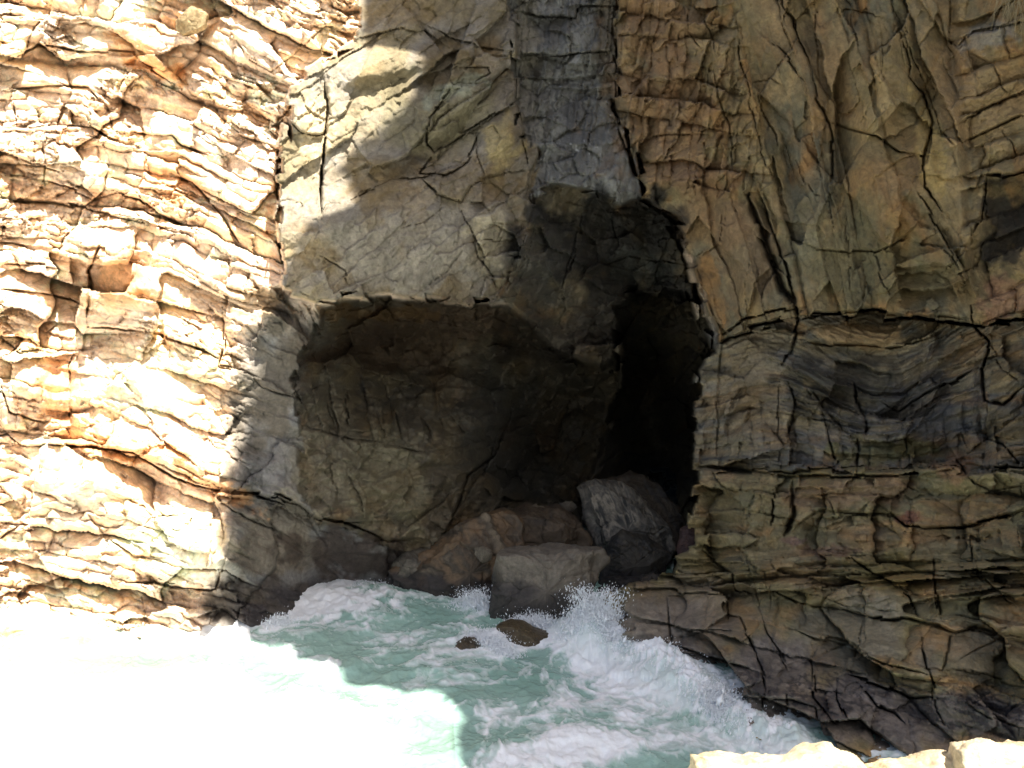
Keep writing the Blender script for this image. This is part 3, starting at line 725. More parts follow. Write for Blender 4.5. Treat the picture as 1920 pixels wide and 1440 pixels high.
# patches of mineral stain, algae, barnacle grey, mussel black, plus shade darkened into cave and left strip: (u, v, ru, rv, angle, colour, strength, noise scale)
PATCH = [
(1140,90,26,120,0,(88,78,62),.7,24),(985,60,24,90,0,(104,98,84),.7,24),(985,230,26,70,0,(96,92,82),.7,24),(1165,230,24,60,0,(92,78,60),.6,20),
(1250,230,110,150,0,(122,94,66),.6,40),(1230,60,80,80,0,(116,90,64),.6,40),(1480,60,70,70,0,(112,90,64),.4,40),(1300,330,90,40,0,(108,84,62),.6,30),
(1560,180,45,110,10,(126,100,66),.55,40),(1680,330,85,50,0,(128,100,66),.6,40),(1620,330,60,80,0,(120,98,62),.5,40),
(1600,500,180,80,0,(92,86,62),.7,60),(1500,440,60,150,20,(96,92,74),.6,50),(1790,150,60,120,0,(142,116,80),.6,50),
(1660,180,70,110,0,(132,116,82),.6,50),(1745,280,26,100,-15,(150,128,80),.7,30),(1870,200,70,110,0,(132,110,76),.6,50),(1860,60,60,30,-20,(116,114,108),.6,18),
(1400,470,60,120,0,(112,94,70),.7,40),(1340,420,60,80,0,(112,88,60),.6,40),(1890,420,50,90,0,(40,38,36),.85,24),(1880,560,40,50,0,(134,100,78),.7,30),
(1600,628,110,22,3,(142,118,84),.8,30),(1420,720,80,100,0,(116,100,76),.5,50),(1600,720,140,50,0,(46,44,40),.75,24),(1720,760,130,60,-15,(70,71,74),.7,40),
(1570,760,60,60,0,(50,44,34),.6,20),(1650,850,110,30,0,(98,94,54),.6,24),(1600,920,130,32,0,(120,98,74),.7,30),(1790,880,40,30,0,(140,106,80),.6,30),
(1400,950,90,60,0,(104,98,72),.7,40),(1700,972,22,12,-20,(92,58,50),.8,12),(1490,1012,22,9,0,(100,76,70),.7,12),(1560,1030,50,16,0,(94,70,62),.6,14),
(1680,1075,80,40,10,(104,92,52),.6,40),(1850,1090,70,40,0,(112,100,78),.6,40),(1560,1110,130,22,14,(140,122,94),.7,14),(1480,1080,90,26,0,(118,96,64),.6,30),
(1620,1190,150,70,12,(120,114,98),.85,70),(1850,1220,90,60,0,(122,110,88),.7,50),(1320,1130,120,70,0,(116,104,84),.8,60),(1220,1170,90,80,0,(108,96,82),.8,60),
(1500,1300,330,90,12,(108,101,95),.9,80),(1750,1340,260,60,0,(106,99,93),.9,80),(1300,1180,160,70,0,(112,104,94),.7,60),
(760,440,150,90,0,(118,111,98),.85,70),(820,230,120,90,0,(108,102,78),.6,60),(935,270,44,52,0,(140,126,88),.8,30),(720,350,60,50,0,(108,90,60),.5,30),
(915,440,40,60,0,(150,140,116),.75,24),(740,30,70,40,0,(112,94,62),.6,30),(850,170,60,20,-20,(120,122,104),.7,20),
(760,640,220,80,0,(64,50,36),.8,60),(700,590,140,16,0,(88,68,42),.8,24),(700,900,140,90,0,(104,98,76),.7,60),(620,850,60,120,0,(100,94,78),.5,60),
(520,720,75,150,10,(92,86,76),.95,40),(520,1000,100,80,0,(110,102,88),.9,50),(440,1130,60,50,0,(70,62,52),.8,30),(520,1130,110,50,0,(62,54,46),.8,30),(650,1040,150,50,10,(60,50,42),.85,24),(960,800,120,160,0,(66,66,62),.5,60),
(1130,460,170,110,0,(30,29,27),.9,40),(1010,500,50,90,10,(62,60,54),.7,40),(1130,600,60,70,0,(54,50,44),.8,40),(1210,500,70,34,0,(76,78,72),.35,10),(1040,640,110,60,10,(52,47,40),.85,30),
(260,90,60,30,0,(176,130,74),.5,30),(300,130,70,20,10,(186,126,60),.6,24),(180,200,120,20,0,(138,116,92),.5,24),(100,360,130,16,6,(140,112,84),.6,20),
(230,520,50,70,0,(160,124,84),.6,30),(110,720,50,70,0,(160,124,84),.6,30),(240,840,160,26,10,(168,126,80),.6,20),(400,910,90,22,28,(164,120,74),.6,20),
(330,330,60,60,0,(160,124,80),.6,40),(130,560,150,18,0,(130,104,66),.5,20),(470,560,60,40,0,(140,120,90),.5,20),(300,700,160,50,0,(182,168,140),.5,50),
(330,1020,110,60,0,(190,180,156),.6,60),(600,240,40,80,0,(188,172,140),.6,30),
]
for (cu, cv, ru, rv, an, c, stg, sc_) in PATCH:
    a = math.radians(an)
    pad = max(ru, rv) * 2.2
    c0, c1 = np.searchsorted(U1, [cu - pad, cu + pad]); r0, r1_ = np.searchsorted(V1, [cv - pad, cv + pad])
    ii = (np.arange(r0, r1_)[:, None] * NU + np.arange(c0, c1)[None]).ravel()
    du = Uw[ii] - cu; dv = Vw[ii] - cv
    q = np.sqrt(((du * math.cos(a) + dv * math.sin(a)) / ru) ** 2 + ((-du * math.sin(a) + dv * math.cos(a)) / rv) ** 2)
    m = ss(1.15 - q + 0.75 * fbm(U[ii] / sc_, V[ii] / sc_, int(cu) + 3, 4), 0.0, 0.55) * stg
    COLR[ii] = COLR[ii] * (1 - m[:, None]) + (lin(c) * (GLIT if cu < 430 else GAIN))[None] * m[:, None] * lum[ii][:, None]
# iron stain along seams, white flecks in the dyke, mussels low on the shelf
m = ss(fbm(U / 70, V / 110, 921, 4), 0.15, 0.6) * 0.45 * (1 - W["dyke"] - W["deep"] - 0.6 * W["base"])
COLR = COLR * (1 - m[:, None]) + COLR * np.array([1.12, 0.96, 0.72])[None] * m[:, None]
m = ss(fbm(U / 60, V / 60, 922, 4), 0.2, 0.6) * 0.4 * ss(U, 1250, 1400)
COLR = COLR * (1 - m[:, None]) + COLR * np.array([0.92, 0.98, 0.80])[None] * m[:, None]
m = ss(vn(U / 5, V / 6, 931), 0.86, 0.93) * ss(fbm(U / 50, V / 70, 932, 3), 0.0, 0.4) * W["dyke"] * ss(V, 60, 160) * 0.7
COLR = COLR * (1 - m[:, None]) + 0.5 * m[:, None]
lowline = V - np.interp(U, [400, 620, 1150, 1300, 1500, 1700, 1920], [1090, 1040, 1215, 1260, 1300, 1330, 1340])
mus = ss(ridge(U / 34, V / 16 - U / 90, 941, 4) + 0.35 * fbm(U / 80, V / 60, 942, 3), 0.50, 0.66) * np.exp(-(lowline / 62) ** 2) * ss(U, 1150, 1200)
mus2 = ss(fbm(U / 60, V / 30, 943, 4) + 0.25 * np.exp(-((U - 1500) / 260) ** 2), 0.22, 0.40) * np.exp(-((lowline - 15) / 36) ** 2) * ss(U, 1180, 1240)
ve, _, _, vr1, _, _ = voro(U / 34 + 0.5 * fbm(U / 24, V / 24, 946, 3), (V - 0.35 * U) / 17 + 0.5 * fbm(U / 22, V / 22, 947, 3), 948, 1.0)
veins = np.exp(-(ve / 0.13) ** 2) * ss(fbm(U / 26, V / 20, 949, 3), -0.15, 0.2) * np.exp(-((lowline + 25) / 55) ** 2) * ss(U, 1170, 1230)
specks = ss(fbm(U / 6, V / 5, 952, 3), 0.12, 0.3) * ss(fbm(U / 60, V / 34, 953, 3), 0.0, 0.35) * np.exp(-((lowline + 5) / 45) ** 2) * ss(U, 1170, 1230)
mus = np.maximum(np.maximum(mus, mus2), np.maximum(veins, specks)) * (W["shelf"])
mus = np.maximum(mus, 0.8 * ss(fbm(U / 40, V / 26, 944, 4), -0.2, 0.3) * ss(V, 1060, 1100) * ss(U, 405, 470) * W["base"])
COLR = COLR * (1 - 0.8 * mus[:, None]) + (lin((34,32,36)) * 1.6)[None] * 0.8 * mus[:, None]
D -= 0.05 * mus * vn(U / 4, V / 4, 945)
WET = np.clip(0.9 * ss(V, 1000, 1120) * ss(U, 1100, 1200) * 0.5 + W["dyke"] * 0.45 + W["recess"] * 0.35 + 0.6 * ss(fbm(U / 90, V / 50, 951, 3), 0.1, 0.5) * W["right_mid"], 0, 0.8)
COLR = np.clip(COLR, 0.01, 0.84)

# ------------------------------------------------------------------ build the cliff's parts
PTS = P3(U, V, D)
F = grid_faces(NU, NV)
names = ["base", "block", "dyke", "right_top", "right_mid", "shelf", "cave"]
WW = np.stack([W["base"], W["block"], W["dyke"], W["right_top"], W["right_mid"], W["shelf"], W["recess"] + W["deep"] + W["throat"]])
own = WW.argmax(0)[F[:, 0]]
RGBA = np.concatenate([COLR, WET[:, None]], 1)
cliff = tag(empty("cliff", (0, 22, 0)), "layered rock cliff with a dark sea cave at its foot", "cliff", kind="structure")
PN = {"base": ("rock_face", "sunlit bedded rock face left of the cave"),
      "block": ("overhang", "jutting grey rock nose over the hollow left of the cave"),
      "dyke": ("slate_band", "upright blue grey slate band above the cave mouth"),
      "right_top": ("rock_wall", "brown wall of long steep slabs right of the cave"),
      "right_mid": ("banded_rock", "wavy thin bedded dark rock between two long joints"),
      "shelf": ("rock_shelf", "stepped grey brown shelf going down to the water"),
      "cave": ("cave", "dark hollow and cave with a black opening")}
off = np.array([0, 22, 0])
for k, nm in enumerate(names):
    f = F[own == k]
    uq, inv = np.unique(f, return_inverse=True)
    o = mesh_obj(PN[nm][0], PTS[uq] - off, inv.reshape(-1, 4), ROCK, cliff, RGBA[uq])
    o["label"] = PN[nm][1]

def depth_at(u, v):
    a = np.clip(np.searchsorted(U1, u), 0, NU - 1); b = np.clip(np.searchsorted(V1, v), 0, NV - 1)
    return D.reshape(NV, NU)[b, a]
def dw(u, v):
    a, b = ray(np.asarray(u, float), np.asarray(v, float))
    return CAM_H / -b

# ------------------------------------------------------------------ unseen slab added high overhead, cut to cast the traced shade edge
SHD = [(683,-240),(682,0),(678,60),(694,84),(745,74),(800,68),(804,105),(785,150),(755,205),(712,245),(660,285),(625,322),(663,332),(668,410),(662,450),(648,490),(640,530),(632,566),
    (596,578),(542,600),(505,680),(472,760),(455,830),(418,890),(414,960),(408,1030),(424,1062),(418,1110),(440,1170)]
SHW = [(470,1198),(560,1245),(700,1285),(775,1308),(822,1338),(846,1372),(862,1420),(880,1490)]
sp = []
D0s = D0
for (u, v) in SHD: sp.append(P3(np.array(float(u)), np.array(float(v)), np.median(D.reshape(NV, NU)[np.searchsorted(V1, v) - 7:np.searchsorted(V1, v) + 8, np.searchsorted(U1, u) - 9:np.searchsorted(U1, u) + 3])))
for (u, v) in SHW: sp.append(P3(np.array(float(u)), np.array(float(v)), dw(u, v)))
sp = np.array(sp)
ax = np.cross([0, 0, 1.0], SUN); ax /= np.linalg.norm(ax)       # to the right, level
ay = np.cross(SUN, ax)                                          # up the slanted plane
q2 = np.stack([sp @ ax, sp @ ay], 1)
print("shade outline", q2[0], q2[-1], "ax", ax, "ay", ay)
LD = 20.0
def shade_slab():
    a0, b0 = q2[0]; a1, b1 = q2[-1]
    outline = [tuple(p) for p in q2] + [(7.6, 8.9), (9.3, 7.8), (13, 6.9), (23, 5.9), (25, 14), (23, b0 - 3), (a0 + 6, b0 + 0.6)]
    # resample the outline, roughen it a little, lift it along the sun's direction
    pts = []
    for i in range(len(outline)):
        a = np.array(outline[i]); b = np.array(outline[(i + 1) % len(outline)])
        n = max(1, int(np.linalg.norm(b - a) / 0.25))
        for k in range(n): pts.append(a + (b - a) * k / n)
    pts = np.array(pts); n = len(pts)
    rng = np.random.RandomState(4)
    wet_edge = (pts[:, 1] < q2[len(SHD)][1] + 0.3)[:, None]
    pts = pts + np.where(wet_edge, rng.normal(0, 0.16, pts.shape), rng.normal(0, 0.03, pts.shape))
    base = pts[:, :1] * ax + pts[:, 1:] * ay
    c0 = base.mean(0)
    rings = []
    for k, (t, sc_) in enumerate([(0, 1.0), (1.2, 1.0), (2.6, 0.995), (4.5, 0.97), (6.0, 0.85)]):
        r = c0 + (base - c0) * sc_ + SUN * (LD + t)
        if k >= 2: r = r + rng.uniform(-0.15, 0.15, r.shape)
        rings.append(r)
    Vv = np.concatenate(rings); Fq = []
    for k in range(len(rings) - 1):
        for i in range(n):
            j = (i + 1) % n
            Fq.append((k * n + i, k * n + j, (k + 1) * n + j, (k + 1) * n + i))
    me = bpy.data.meshes.new("shade_slab")
    me.from_pydata([tuple(x) for x in Vv], [], Fq + [tuple(range(n))[::-1], tuple(range((len(rings) - 1) * n, len(rings) * n))])
    ca = me.color_attributes.new("Col", 'FLOAT_COLOR', 'POINT')
    ca.data.foreach_set("color", np.tile(np.array([0.3, 0.25, 0.18, 0.0], np.float32), len(Vv)))
    me.materials.append(ROCK)
    o = bpy.data.objects.new("shade_slab", me); COL.objects.link(o)
    tag(o, "unseen rock slab added high above the cove to cast its shade", "shade_slab", kind="structure")
shade_slab()

# ------------------------------------------------------------------ boulders
def boulder(name, outline, Dc, thick, cols, label, seed, group=None, amp=0.06, beds=None, tilt=0.0, fwd=0.35, wet=0.4, zt=0.5, facet=1.6, res=130, edge=0.34, gain=None):
    """a rock with a traced front outline, its own distance Dc and thickness, chiselled by flat facets"""
    p = np.array(outline, float)
    c = p.mean(0)
    W3 = P3(p[:, 0], p[:, 1], np.full(len(p), Dc)); C3 = P3(*c, Dc)
    X = W3[:, 0] - C3[0]; Z = W3[:, 2] - C3[2]
    nph, nth = res * 2, res
    ph = np.linspace(-math.pi, math.pi, nph, endpoint=False)
    # radius of the outline in every direction
    R = np.zeros(nph)
    for k in range(len(X)):
        ax_, az_ = X[k], Z[k]; bx, bz = X[(k + 1) % len(X)], Z[(k + 1) % len(X)]
        dx, dz = np.cos(ph), np.sin(ph)
        ex, ez = bx - ax_, bz - az_
        den = dx * ez - dz * ex
        with np.errstate(all='ignore'):
            t = (ax_ * ez - az_ * ex) / den
            q = (ax_ * dz - az_ * dx) / den
        ok = (q >= -1e-6) & (q <= 1 + 1e-6) & (t > 0)
        R = np.where(ok & (t > R), t, R)
    R = np.where(R == 0, np.median(R), R)
    th = np.linspace(0.0, math.pi, nth)
    TH, PH = np.meshgrid(th, ph, indexing='ij')
    rr = np.abs(np.sin(TH)) ** edge; yy = -np.cos(TH)
    yy = np.sign(yy) * np.abs(yy) ** 0.8
    Rg = np.tile(R, (nth, 1))
    x = rr * Rg * np.cos(PH); z = rr * Rg * np.sin(PH)
    y = yy * thick * np.where(yy < 0, fwd * 2, (1 - fwd) * 2) * 0.5
    y = y + tilt * z
    # facets on the front
    rng = np.random.RandomState(seed)
    S = max(R.mean(), 0.05)
    pos = np.stack([x, y, z], -1)
    rho = np.linalg.norm(pos, axis=-1) + 1e-6
    dirn = pos / rho[..., None]
    for k in range(int(11 * facet)):
        nrm = rng.normal(size=3); nrm[1] = -abs(nrm[1]) * 1.4 ; nrm /= np.linalg.norm(nrm)
        sup = (pos @ nrm).max() * rng.uniform(0.66, 0.88)
        dd = pos @ nrm - sup
        cut = np.where(dd > 0, dd, 0) * 0.9
        cut = cut * ss(-yy, -0.2, 0.35)
        pos = pos - cut[..., None] * nrm
    px, py, pz = pos[..., 0], pos[..., 1], pos[..., 2]
    a = 1.0 / S
    n = fbm(px * a * 1.4 + seed, pz * a * 1.4 + py * a, seed, 5) + 0.5 * ridge(px * a * 4 + py * a * 3, pz * a * 4 + seed, seed + 5, 4) - 0.25
    q = (pos / (np.linalg.norm(pos, axis=-1) + 1e-6)[..., None])
    disp = amp * S * 3 * n * (0.3 + 0.7 * rr)
    bedv = 0
    if beds is not None:
        ba, bs = beds
        tt = px * math.cos(ba) + pz * math.sin(ba)
        bedv = fbm(tt / bs + 0.3 * n, px * 0.3 + py, seed + 9, 3)
        disp = disp + 0.35 * bs * bedv * rr
    e, _, _, r1, _, _ = voro(px * a * 1.3 + 0.3 * n + 7, pz * a * 1.5 + 0.5 * py * a, seed + 31)
    disp = disp - 0.05 * S * np.exp(-(e / 0.035) ** 2) * ss(-yy, -0.1, 0.4)
    pos = pos + q * disp[..., None]
    Vv = pos.reshape(-1, 3)
    P = np.array([lin(cc) * (gain or GAIN * 0.7) for cc in cols])
    nn = np.clip((fbm(px * a * 1.6 + 3, pz * a * 2.2 + py, seed + 3, 5) * 1.5 + 0.5 * (r1 - 0.5) + (0.9 * bedv if beds else 0) + 1) / 2, 0, 0.999).ravel() * (len(P) - 1)
    k = np.floor(nn).astype(int); f = (nn - k)[:, None]
    colr = P[k] * (1 - f) + P[np.minimum(k + 1, len(P) - 1)] * f
    colr = np.clip(colr * (1 + 0.2 * fbm(px * a * 9, pz * a * 9 + py, seed + 4, 3).ravel()[:, None]), 0.01, 0.75)
    zz = (pz + C3[2]).ravel() + 0.3 * fbm(px * 2.2 + seed, pz * 2.2 + py, seed + 8, 4).ravel()
    dm = (1 - ss(zz, zt - 0.12, zt + 0.12))[:, None] * 0.75 if group == GR else 0
    colr = colr * (1 - dm) + np.array([0.022, 0.020, 0.022]) * dm      # band of mussels and weed
    rgba = np.concatenate([colr, np.full((len(colr), 1), wet)], 1)
    i = np.arange(nth - 1)[:, None] * nph + np.arange(nph)[None]
    j = np.arange(nth - 1)[:, None] * nph + (np.arange(nph)[None] + 1) % nph
    Fq = np.stack([i, i + nph, j + nph, j], -1).reshape(-1, 4)
    o = mesh_obj(name, Vv, Fq, BOULDER, None, rgba)
    o.location = C3.tolist()
    tag(o, label, name, group)
    return o

GR = "boulders heaped in the cave mouth"
SM = "loose stones wedged among the cave boulders"
BR = [(88,70,50),(108,88,66),(70,62,52),(118,106,88)]
GY = [(96,88,78),(110,102,90),(84,78,70)]
DK = [(52,50,46),(66,62,54),(44,44,44)]
boulder("boulder", [(728,1076),(790,1034),(850,1002),(915,970),(955,962),(985,985),(975,1050),(955,1100),(940,1160),(850,1160),(770,1125)], 23.2, 2.4, BR,
    "long ridged brown boulder at the left end of the heap in the cave mouth", 3, GR, beds=(0.5, 0.16), tilt=0.3)
boulder("boulder", [(945,975),(985,955),(1050,955),(1092,985),(1110,1020),(1100,1060),(1000,1080),(950,1070),(940,1010)], 24.6, 2.0, [(70,58,46),(84,72,58),(60,54,48)],
    "squat dark brown boulder behind the flat-topped grey one", 5, GR, tilt=0.3)
boulder("boulder", [(940,1046),(1000,1034),(1080,1030),(1128,1038),(1142,1056),(1118,1084),(1098,1120),(1062,1150),(1050,1180),(925,1200),(912,1160),(918,1110),(935,1070)], 21.3, 1.8,
    [(96,90,80),(116,108,96),(82,76,68)], "flat-topped pale grey boulder in the middle of the cave mouth", 8, GR, edge=0.3, tilt=0.12, amp=0.07, zt=0.85)
boulder("boulder", [(1082,922),(1120,906),(1165,912),(1215,940),(1255,985),(1272,1035),(1250,1062),(1170,1060),(1118,1030),(1100,985)], 25.0, 1.8,
    [(52,52,50),(134,126,112),(70,68,64),(112,106,96),(44,44,42)], "tall leaning slab of striped grey rock in the cave mouth", 13, GR, beds=(0.35, 0.07), tilt=0.2, edge=0.35)
boulder("boulder", [(1130,905),(1190,893),(1240,912),(1285,975),(1292,1030),(1255,1080),(1190,1040),(1150,960)], 26.4, 1.8, [(64,56,46),(76,66,52),(54,50,46)],
    "shadowed brown boulder behind the leaning striped slab", 17, GR, beds=(0.6, 0.1), tilt=0.3)
boulder("boulder", [(1128,1060),(1148,1018),(1170,998),(1215,1012),(1262,1042),(1246,1080),(1190,1110),(1120,1110)], 23.8, 1.4, DK,
    "small dark wedge-shaped boulder at the foot of the striped slab", 21, GR, beds=(-0.7, 0.08), edge=0.35)
boulder("boulder", [(1120,1100),(1150,1080),(1230,1072),(1262,1100),(1240,1180),(1130,1200),(1100,1160)], 23.4, 1.6, DK,
    "low black boulder between the dark wedge and the right-hand shelf", 23, GR)
boulder("boulder", [(735,1060),(765,1036),(810,1034),(838,1060),(850,1120),(740,1130),(720,1090)], 23.5, 1.4, [(92,86,76),(110,104,92),(66,62,56)],
    "pale knobbly rock where the left wall meets the heap", 27, GR)
boulder("boulder", [(905,1112),(935,1092),(960,1100),(990,1130),(990,1180),(930,1190),(900,1150)], 22.3, 1.0, [(52,48,46),(68,62,58)],
    "small mussel-dark rock under the left edge of the flat-topped boulder", 29, GR, res=70)
boulder("boulder", [(926,1196),(932,1178),(958,1170),(985,1176),(1010,1188),(1040,1196),(1030,1214),(975,1232),(935,1228)], 19.9, 0.9, [(70,58,40),(92,80,58),(58,50,40)],
    "small brown rock awash in the white water", 33, None, wet=0.8, res=80)
boulder("boulder", [(850,1216),(868,1204),(890,1206),(912,1222),(900,1240),(850,1240)], 19.35, 0.8, [(70,62,48),(84,74,58)],
    "low greenish rock almost under the water, left of the one awash", 35, None, wet=0.8, res=60)
boulder("boulder", [(1278,995),(1300,985),(1318,1000),(1316,1040),(1290,1060),(1270,1040)], 22.4, 0.8, [(84,62,58),(72,56,52)],
    "small purplish rock wedged between the cave and the shelf", 37, None, res=60)
boulder("boulder", [(1490,1302),(1502,1288),(1514,1296),(1514,1312),(1500,1320),(1490,1312)], 16.45, 0.25, [(84,104,100),(96,112,106)],
    "little blue green stone lodged in the black cleft of the shelf", 41, None, res=40)
boulder("boulder", [(328,40),(340,22),(358,10),(378,14),(388,26),(382,46),(362,60),(340,66),(328,54)], 22.7, 0.55, [(190,168,128),(150,128,92)],
    "rounded pale stone perched near the top of the sunlit face", 43, None, res=60, wet=0)
for (cu, cv, r, Dc, col, lab, sd) in [
    (1005, 962, 17, 25.2, [(80,70,56),(96,86,70)], "fist shaped brown stone on top of the squat dark boulder", 61),
    (1062, 950, 13, 25.6, [(66,60,52),(82,74,62)], "small dark stone between the squat boulder and the striped slab", 62),
    (905, 1040, 15, 22.4, [(92,84,72),(110,102,88)], "pale stone leaning on the long ridged boulder", 63),
    (1226, 1098, 20, 22.2, [(66,60,54),(84,76,66)], "dark stone at the left foot of the right-hand shelf", 64),
    (1150, 1120, 16, 21.8, [(60,56,50),(76,70,62)], "wet black stone just right of the flat-topped boulder", 65),
    (872, 1112, 14, 22.6, [(60,56,50),(80,72,62)], "wet stone at the foot of the ridged boulder beside the spurt", 66),
    (800, 1066, 12, 23.2, [(104,98,86),(90,84,72)], "small grey stone on the left slope of the ridged boulder", 67)]:
    rg = random.Random(sd)
    ol = [(cu + r * (0.75 + 0.5 * rg.random()) * 1.25 * math.cos(k * math.pi / 4), cv + r * (0.7 + 0.45 * rg.random()) * math.sin(k * math.pi / 4)) for k in range(8)]
    boulder("stone", ol, Dc, r * Dc / FPX * 1.1, col, lab, sd, SM, res=50)
SUNR = [(186,166,130),(196,180,150),(164,142,108)]
boulder("boulder", [(1290,1500),(1306,1440),(1345,1424),(1430,1416),(1500,1420),(1580,1418),(1625,1444),(1655,1520),(1640,2100),(1260,2100),(1270,1600)], 9.6, 0.9, SUNR,
    "sunlit cream rock at the bottom edge, leftmost and broadest of the near ones", 51, "sunlit rocks at the near edge", edge=0.25, wet=0, amp=0.06, res=220, facet=2, gain=1.0)
boulder("boulder", [(1600,1520),(1622,1452),(1680,1440),(1740,1436),(1800,1438),(1846,1452),(1870,1520),(1880,2100),(1560,2100)], 9.4, 0.9, SUNR,
    "low sunlit cream rock at the bottom edge between two higher ones", 53, "sunlit rocks at the near edge", edge=0.25, wet=0, amp=0.06, res=220, facet=2, gain=1.0)
boulder("boulder", [(1812,1500),(1836,1428),(1872,1416),(1930,1420),(2030,1424),(2160,1460),(2200,2100),(1800,2100)], 9.2, 0.9, SUNR,
    "sunlit cream rock in the bottom right corner", 55, "sunlit rocks at the near edge", edge=0.25, wet=0, amp=0.06, res=220, facet=2, gain=1.0)
boulder("rock_ledge", [(-260,1165),(-100,1150),(20,1150),(90,1160),(160,1174),(215,1196),(240,1222),(220,1250),(-300,1262)], 19.6, 1.1, SUNR,
    "low pale ledge in the glare at the foot of the sunlit face", 71, None, edge=0.3, wet=0, amp=0.05, res=150, gain=1.5, beds=(1.4, 0.12))

# ------------------------------------------------------------------ sea
def water_material():
    m = bpy.data.materials.new("sea_water"); m.use_nodes = True
    n, l = m.node_tree.nodes, m.node_tree.links
    b = n["Principled BSDF"]
    at = n.new("ShaderNodeAttribute"); at.attribute_name = "Col"
    tc = n.new("ShaderNodeTexCoord")
    t = n.new("ShaderNodeTexNoise"); t.inputs["Scale"].default_value = 7; t.inputs["Detail"].default_value = 6; t.inputs["Roughness"].default_value = 0.6
    l.new(tc.outputs["Object"], t.inputs["Vector"])
    bp = n.new("ShaderNodeBump"); bp.inputs["Strength"].default_value = 0.35; bp.inputs["Distance"].default_value = 0.08
    l.new(t.outputs[0], bp.inputs["Height"]); l.new(bp.outputs[0], b.inputs["Normal"])
    l.new(at.outputs["Color"], b.inputs["Base Color"])
    ro = n.new("ShaderNodeMapRange"); ro.inputs[3].default_value = 0.16; ro.inputs[4].default_value = 0.9
    l.new(at.outputs["Alpha"], ro.inputs[0]); l.new(ro.outputs[0], b.inputs["Roughness"])
    b.inputs["IOR"].default_value = 1.33
    return m
WATER = water_material()
wU1 = axis(-1000, -20, 1600, 2900, 2.0, 1.06, 24)
wV1 = np.concatenate([np.arange(880, 1060, 5.0), np.arange(1060, 1460, 1.8), np.arange(1462, 3000, 14.0)])
wU, wV = np.meshgrid(wU1, wV1); wU = wU.ravel(); wV = wV.ravel()
base = P3(wU, wV, dw(wU, wV))
x, y = base[:, 0], base[:, 1]
def g2(cu, cv, ru, rv, an=0.0):
    a = math.radians(an); du = wU - cu; dv = wV - cv
    return np.exp(-((du * math.cos(a) + dv * math.sin(a)) / ru) ** 2 - ((-du * math.sin(a) + dv * math.cos(a)) / rv) ** 2)
dS, sS, aS = pline(wU + 14 * fbm(x * 1.2, y * 1.2, 61, 3), wV + 10 * fbm(x * 1.2, y * 1.2, 62, 3), [(1078,1190),(1120,1196),(1180,1232),(1250,1272),(1332,1330),(1405,1375),(1480,1404)])
surge = np.exp(-(dS / 34) ** 2)
h = 0.13 * fbm(x * 0.7, y * 0.5, 71, 4) + 0.07 * ridge(x * 1.6, y * 1.2, 72, 4) + 0.03 * ridge(x * 5, y * 4, 73, 3)
h += 0.16 * g2(720, 1125, 130, 30) * (0.5 + ridge(x * 1.5, y * 1.5, 74, 3)) + 0.17 * surge * (0.2 + ridge(x * 2.4, y * 2.4, 75, 5, 0.65)) + 0.05 * surge * fbm(x * 11, y * 11, 76, 3)
h += 0.35 * g2(1110, 1200, 40, 26) + 0.2 * g2(930, 1200, 30, 14) + 0.10 * g2(1000, 1400, 140, 22, -10) + 0.04 * g2(610, 1120, 50, 30) + 0.2 * g2(1230, 1250, 90, 30, 35)
h += 0.14 * ridge(x * 0.9, y * 0.7, 77, 3) * ss(-wU, -950, -700) * ss(wV, 1200, 1260)
h *= ss(wV, 960, 1060)
dens = 0.10 + 0.34 * g2(720, 1118, 170, 34) + 0.45 * g2(600, 1150, 80, 30) + 0.62 * surge + 0.55 * g2(1140, 1250, 130, 60, 25) + 0.75 * g2(960, 1205, 60, 18) + 0.5 * g2(880, 1130, 60, 20) \
    + 0.75 * g2(1060, 1420, 190, 28, -6) + 0.45 * g2(930, 1350, 60, 26) + 0.45 * g2(1280, 1400, 160, 30, 8) + 0.3 * g2(780, 1200, 120, 22) + 0.35 * g2(1060, 1330, 120, 22) + 0.4 * g2(1200, 1190, 200, 16, 35) \
    + 0.30 * g2(500, 1180, 60, 20)
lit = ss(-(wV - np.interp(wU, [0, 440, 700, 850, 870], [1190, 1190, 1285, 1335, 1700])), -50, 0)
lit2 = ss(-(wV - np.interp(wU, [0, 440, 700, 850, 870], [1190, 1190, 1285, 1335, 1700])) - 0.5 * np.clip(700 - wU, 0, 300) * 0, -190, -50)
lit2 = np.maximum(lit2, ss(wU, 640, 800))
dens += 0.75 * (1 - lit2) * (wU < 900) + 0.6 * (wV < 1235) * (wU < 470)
# web of foam, drawn out across the flow
wx = x * 1.0 + 0.9 * fbm(x * 0.5, y * 0.5, 81, 3) + 0.25 * fbm(x * 2.2, y * 2.2, 83, 3); wy = y * 1.0 + 0.9 * fbm(x * 0.5, y * 0.5, 82, 3) + 0.25 * fbm(x * 2.2, y * 2.2, 84, 3)
web = 0.5 * ridge(wx * 1.1, wy * 0.9, 85, 5, 0.65) + 0.35 * ridge(wx * 2.7, wy * 2.0, 86, 4, 0.65) + 0.10 * (fbm(wx * 6, wy * 5, 87, 3) * 0.5 + 0.5) + 0.10 * ridge(wx * 8, wy * 6, 187, 3, 0.7)
patch = fbm(wx * 0.9, wy * 0.8, 88, 5) * 0.5 + 0.5
dens = np.clip(dens, 0, 1.3)
ci = np.clip(np.searchsorted(U1, wU), 0, NU - 1); cj = np.clip(np.searchsorted(V1, wV), 0, NV - 1)
gap = D.reshape(NV, NU)[cj, ci] - dw(wU, wV)
touch = np.exp(-(np.maximum(gap, 0) / 0.55) ** 2) * (gap > -1.5)
dens += 0.32 * touch * ss(wU, 440, 520)
h += 0.10 * touch * ss(wU, 1080, 1120)
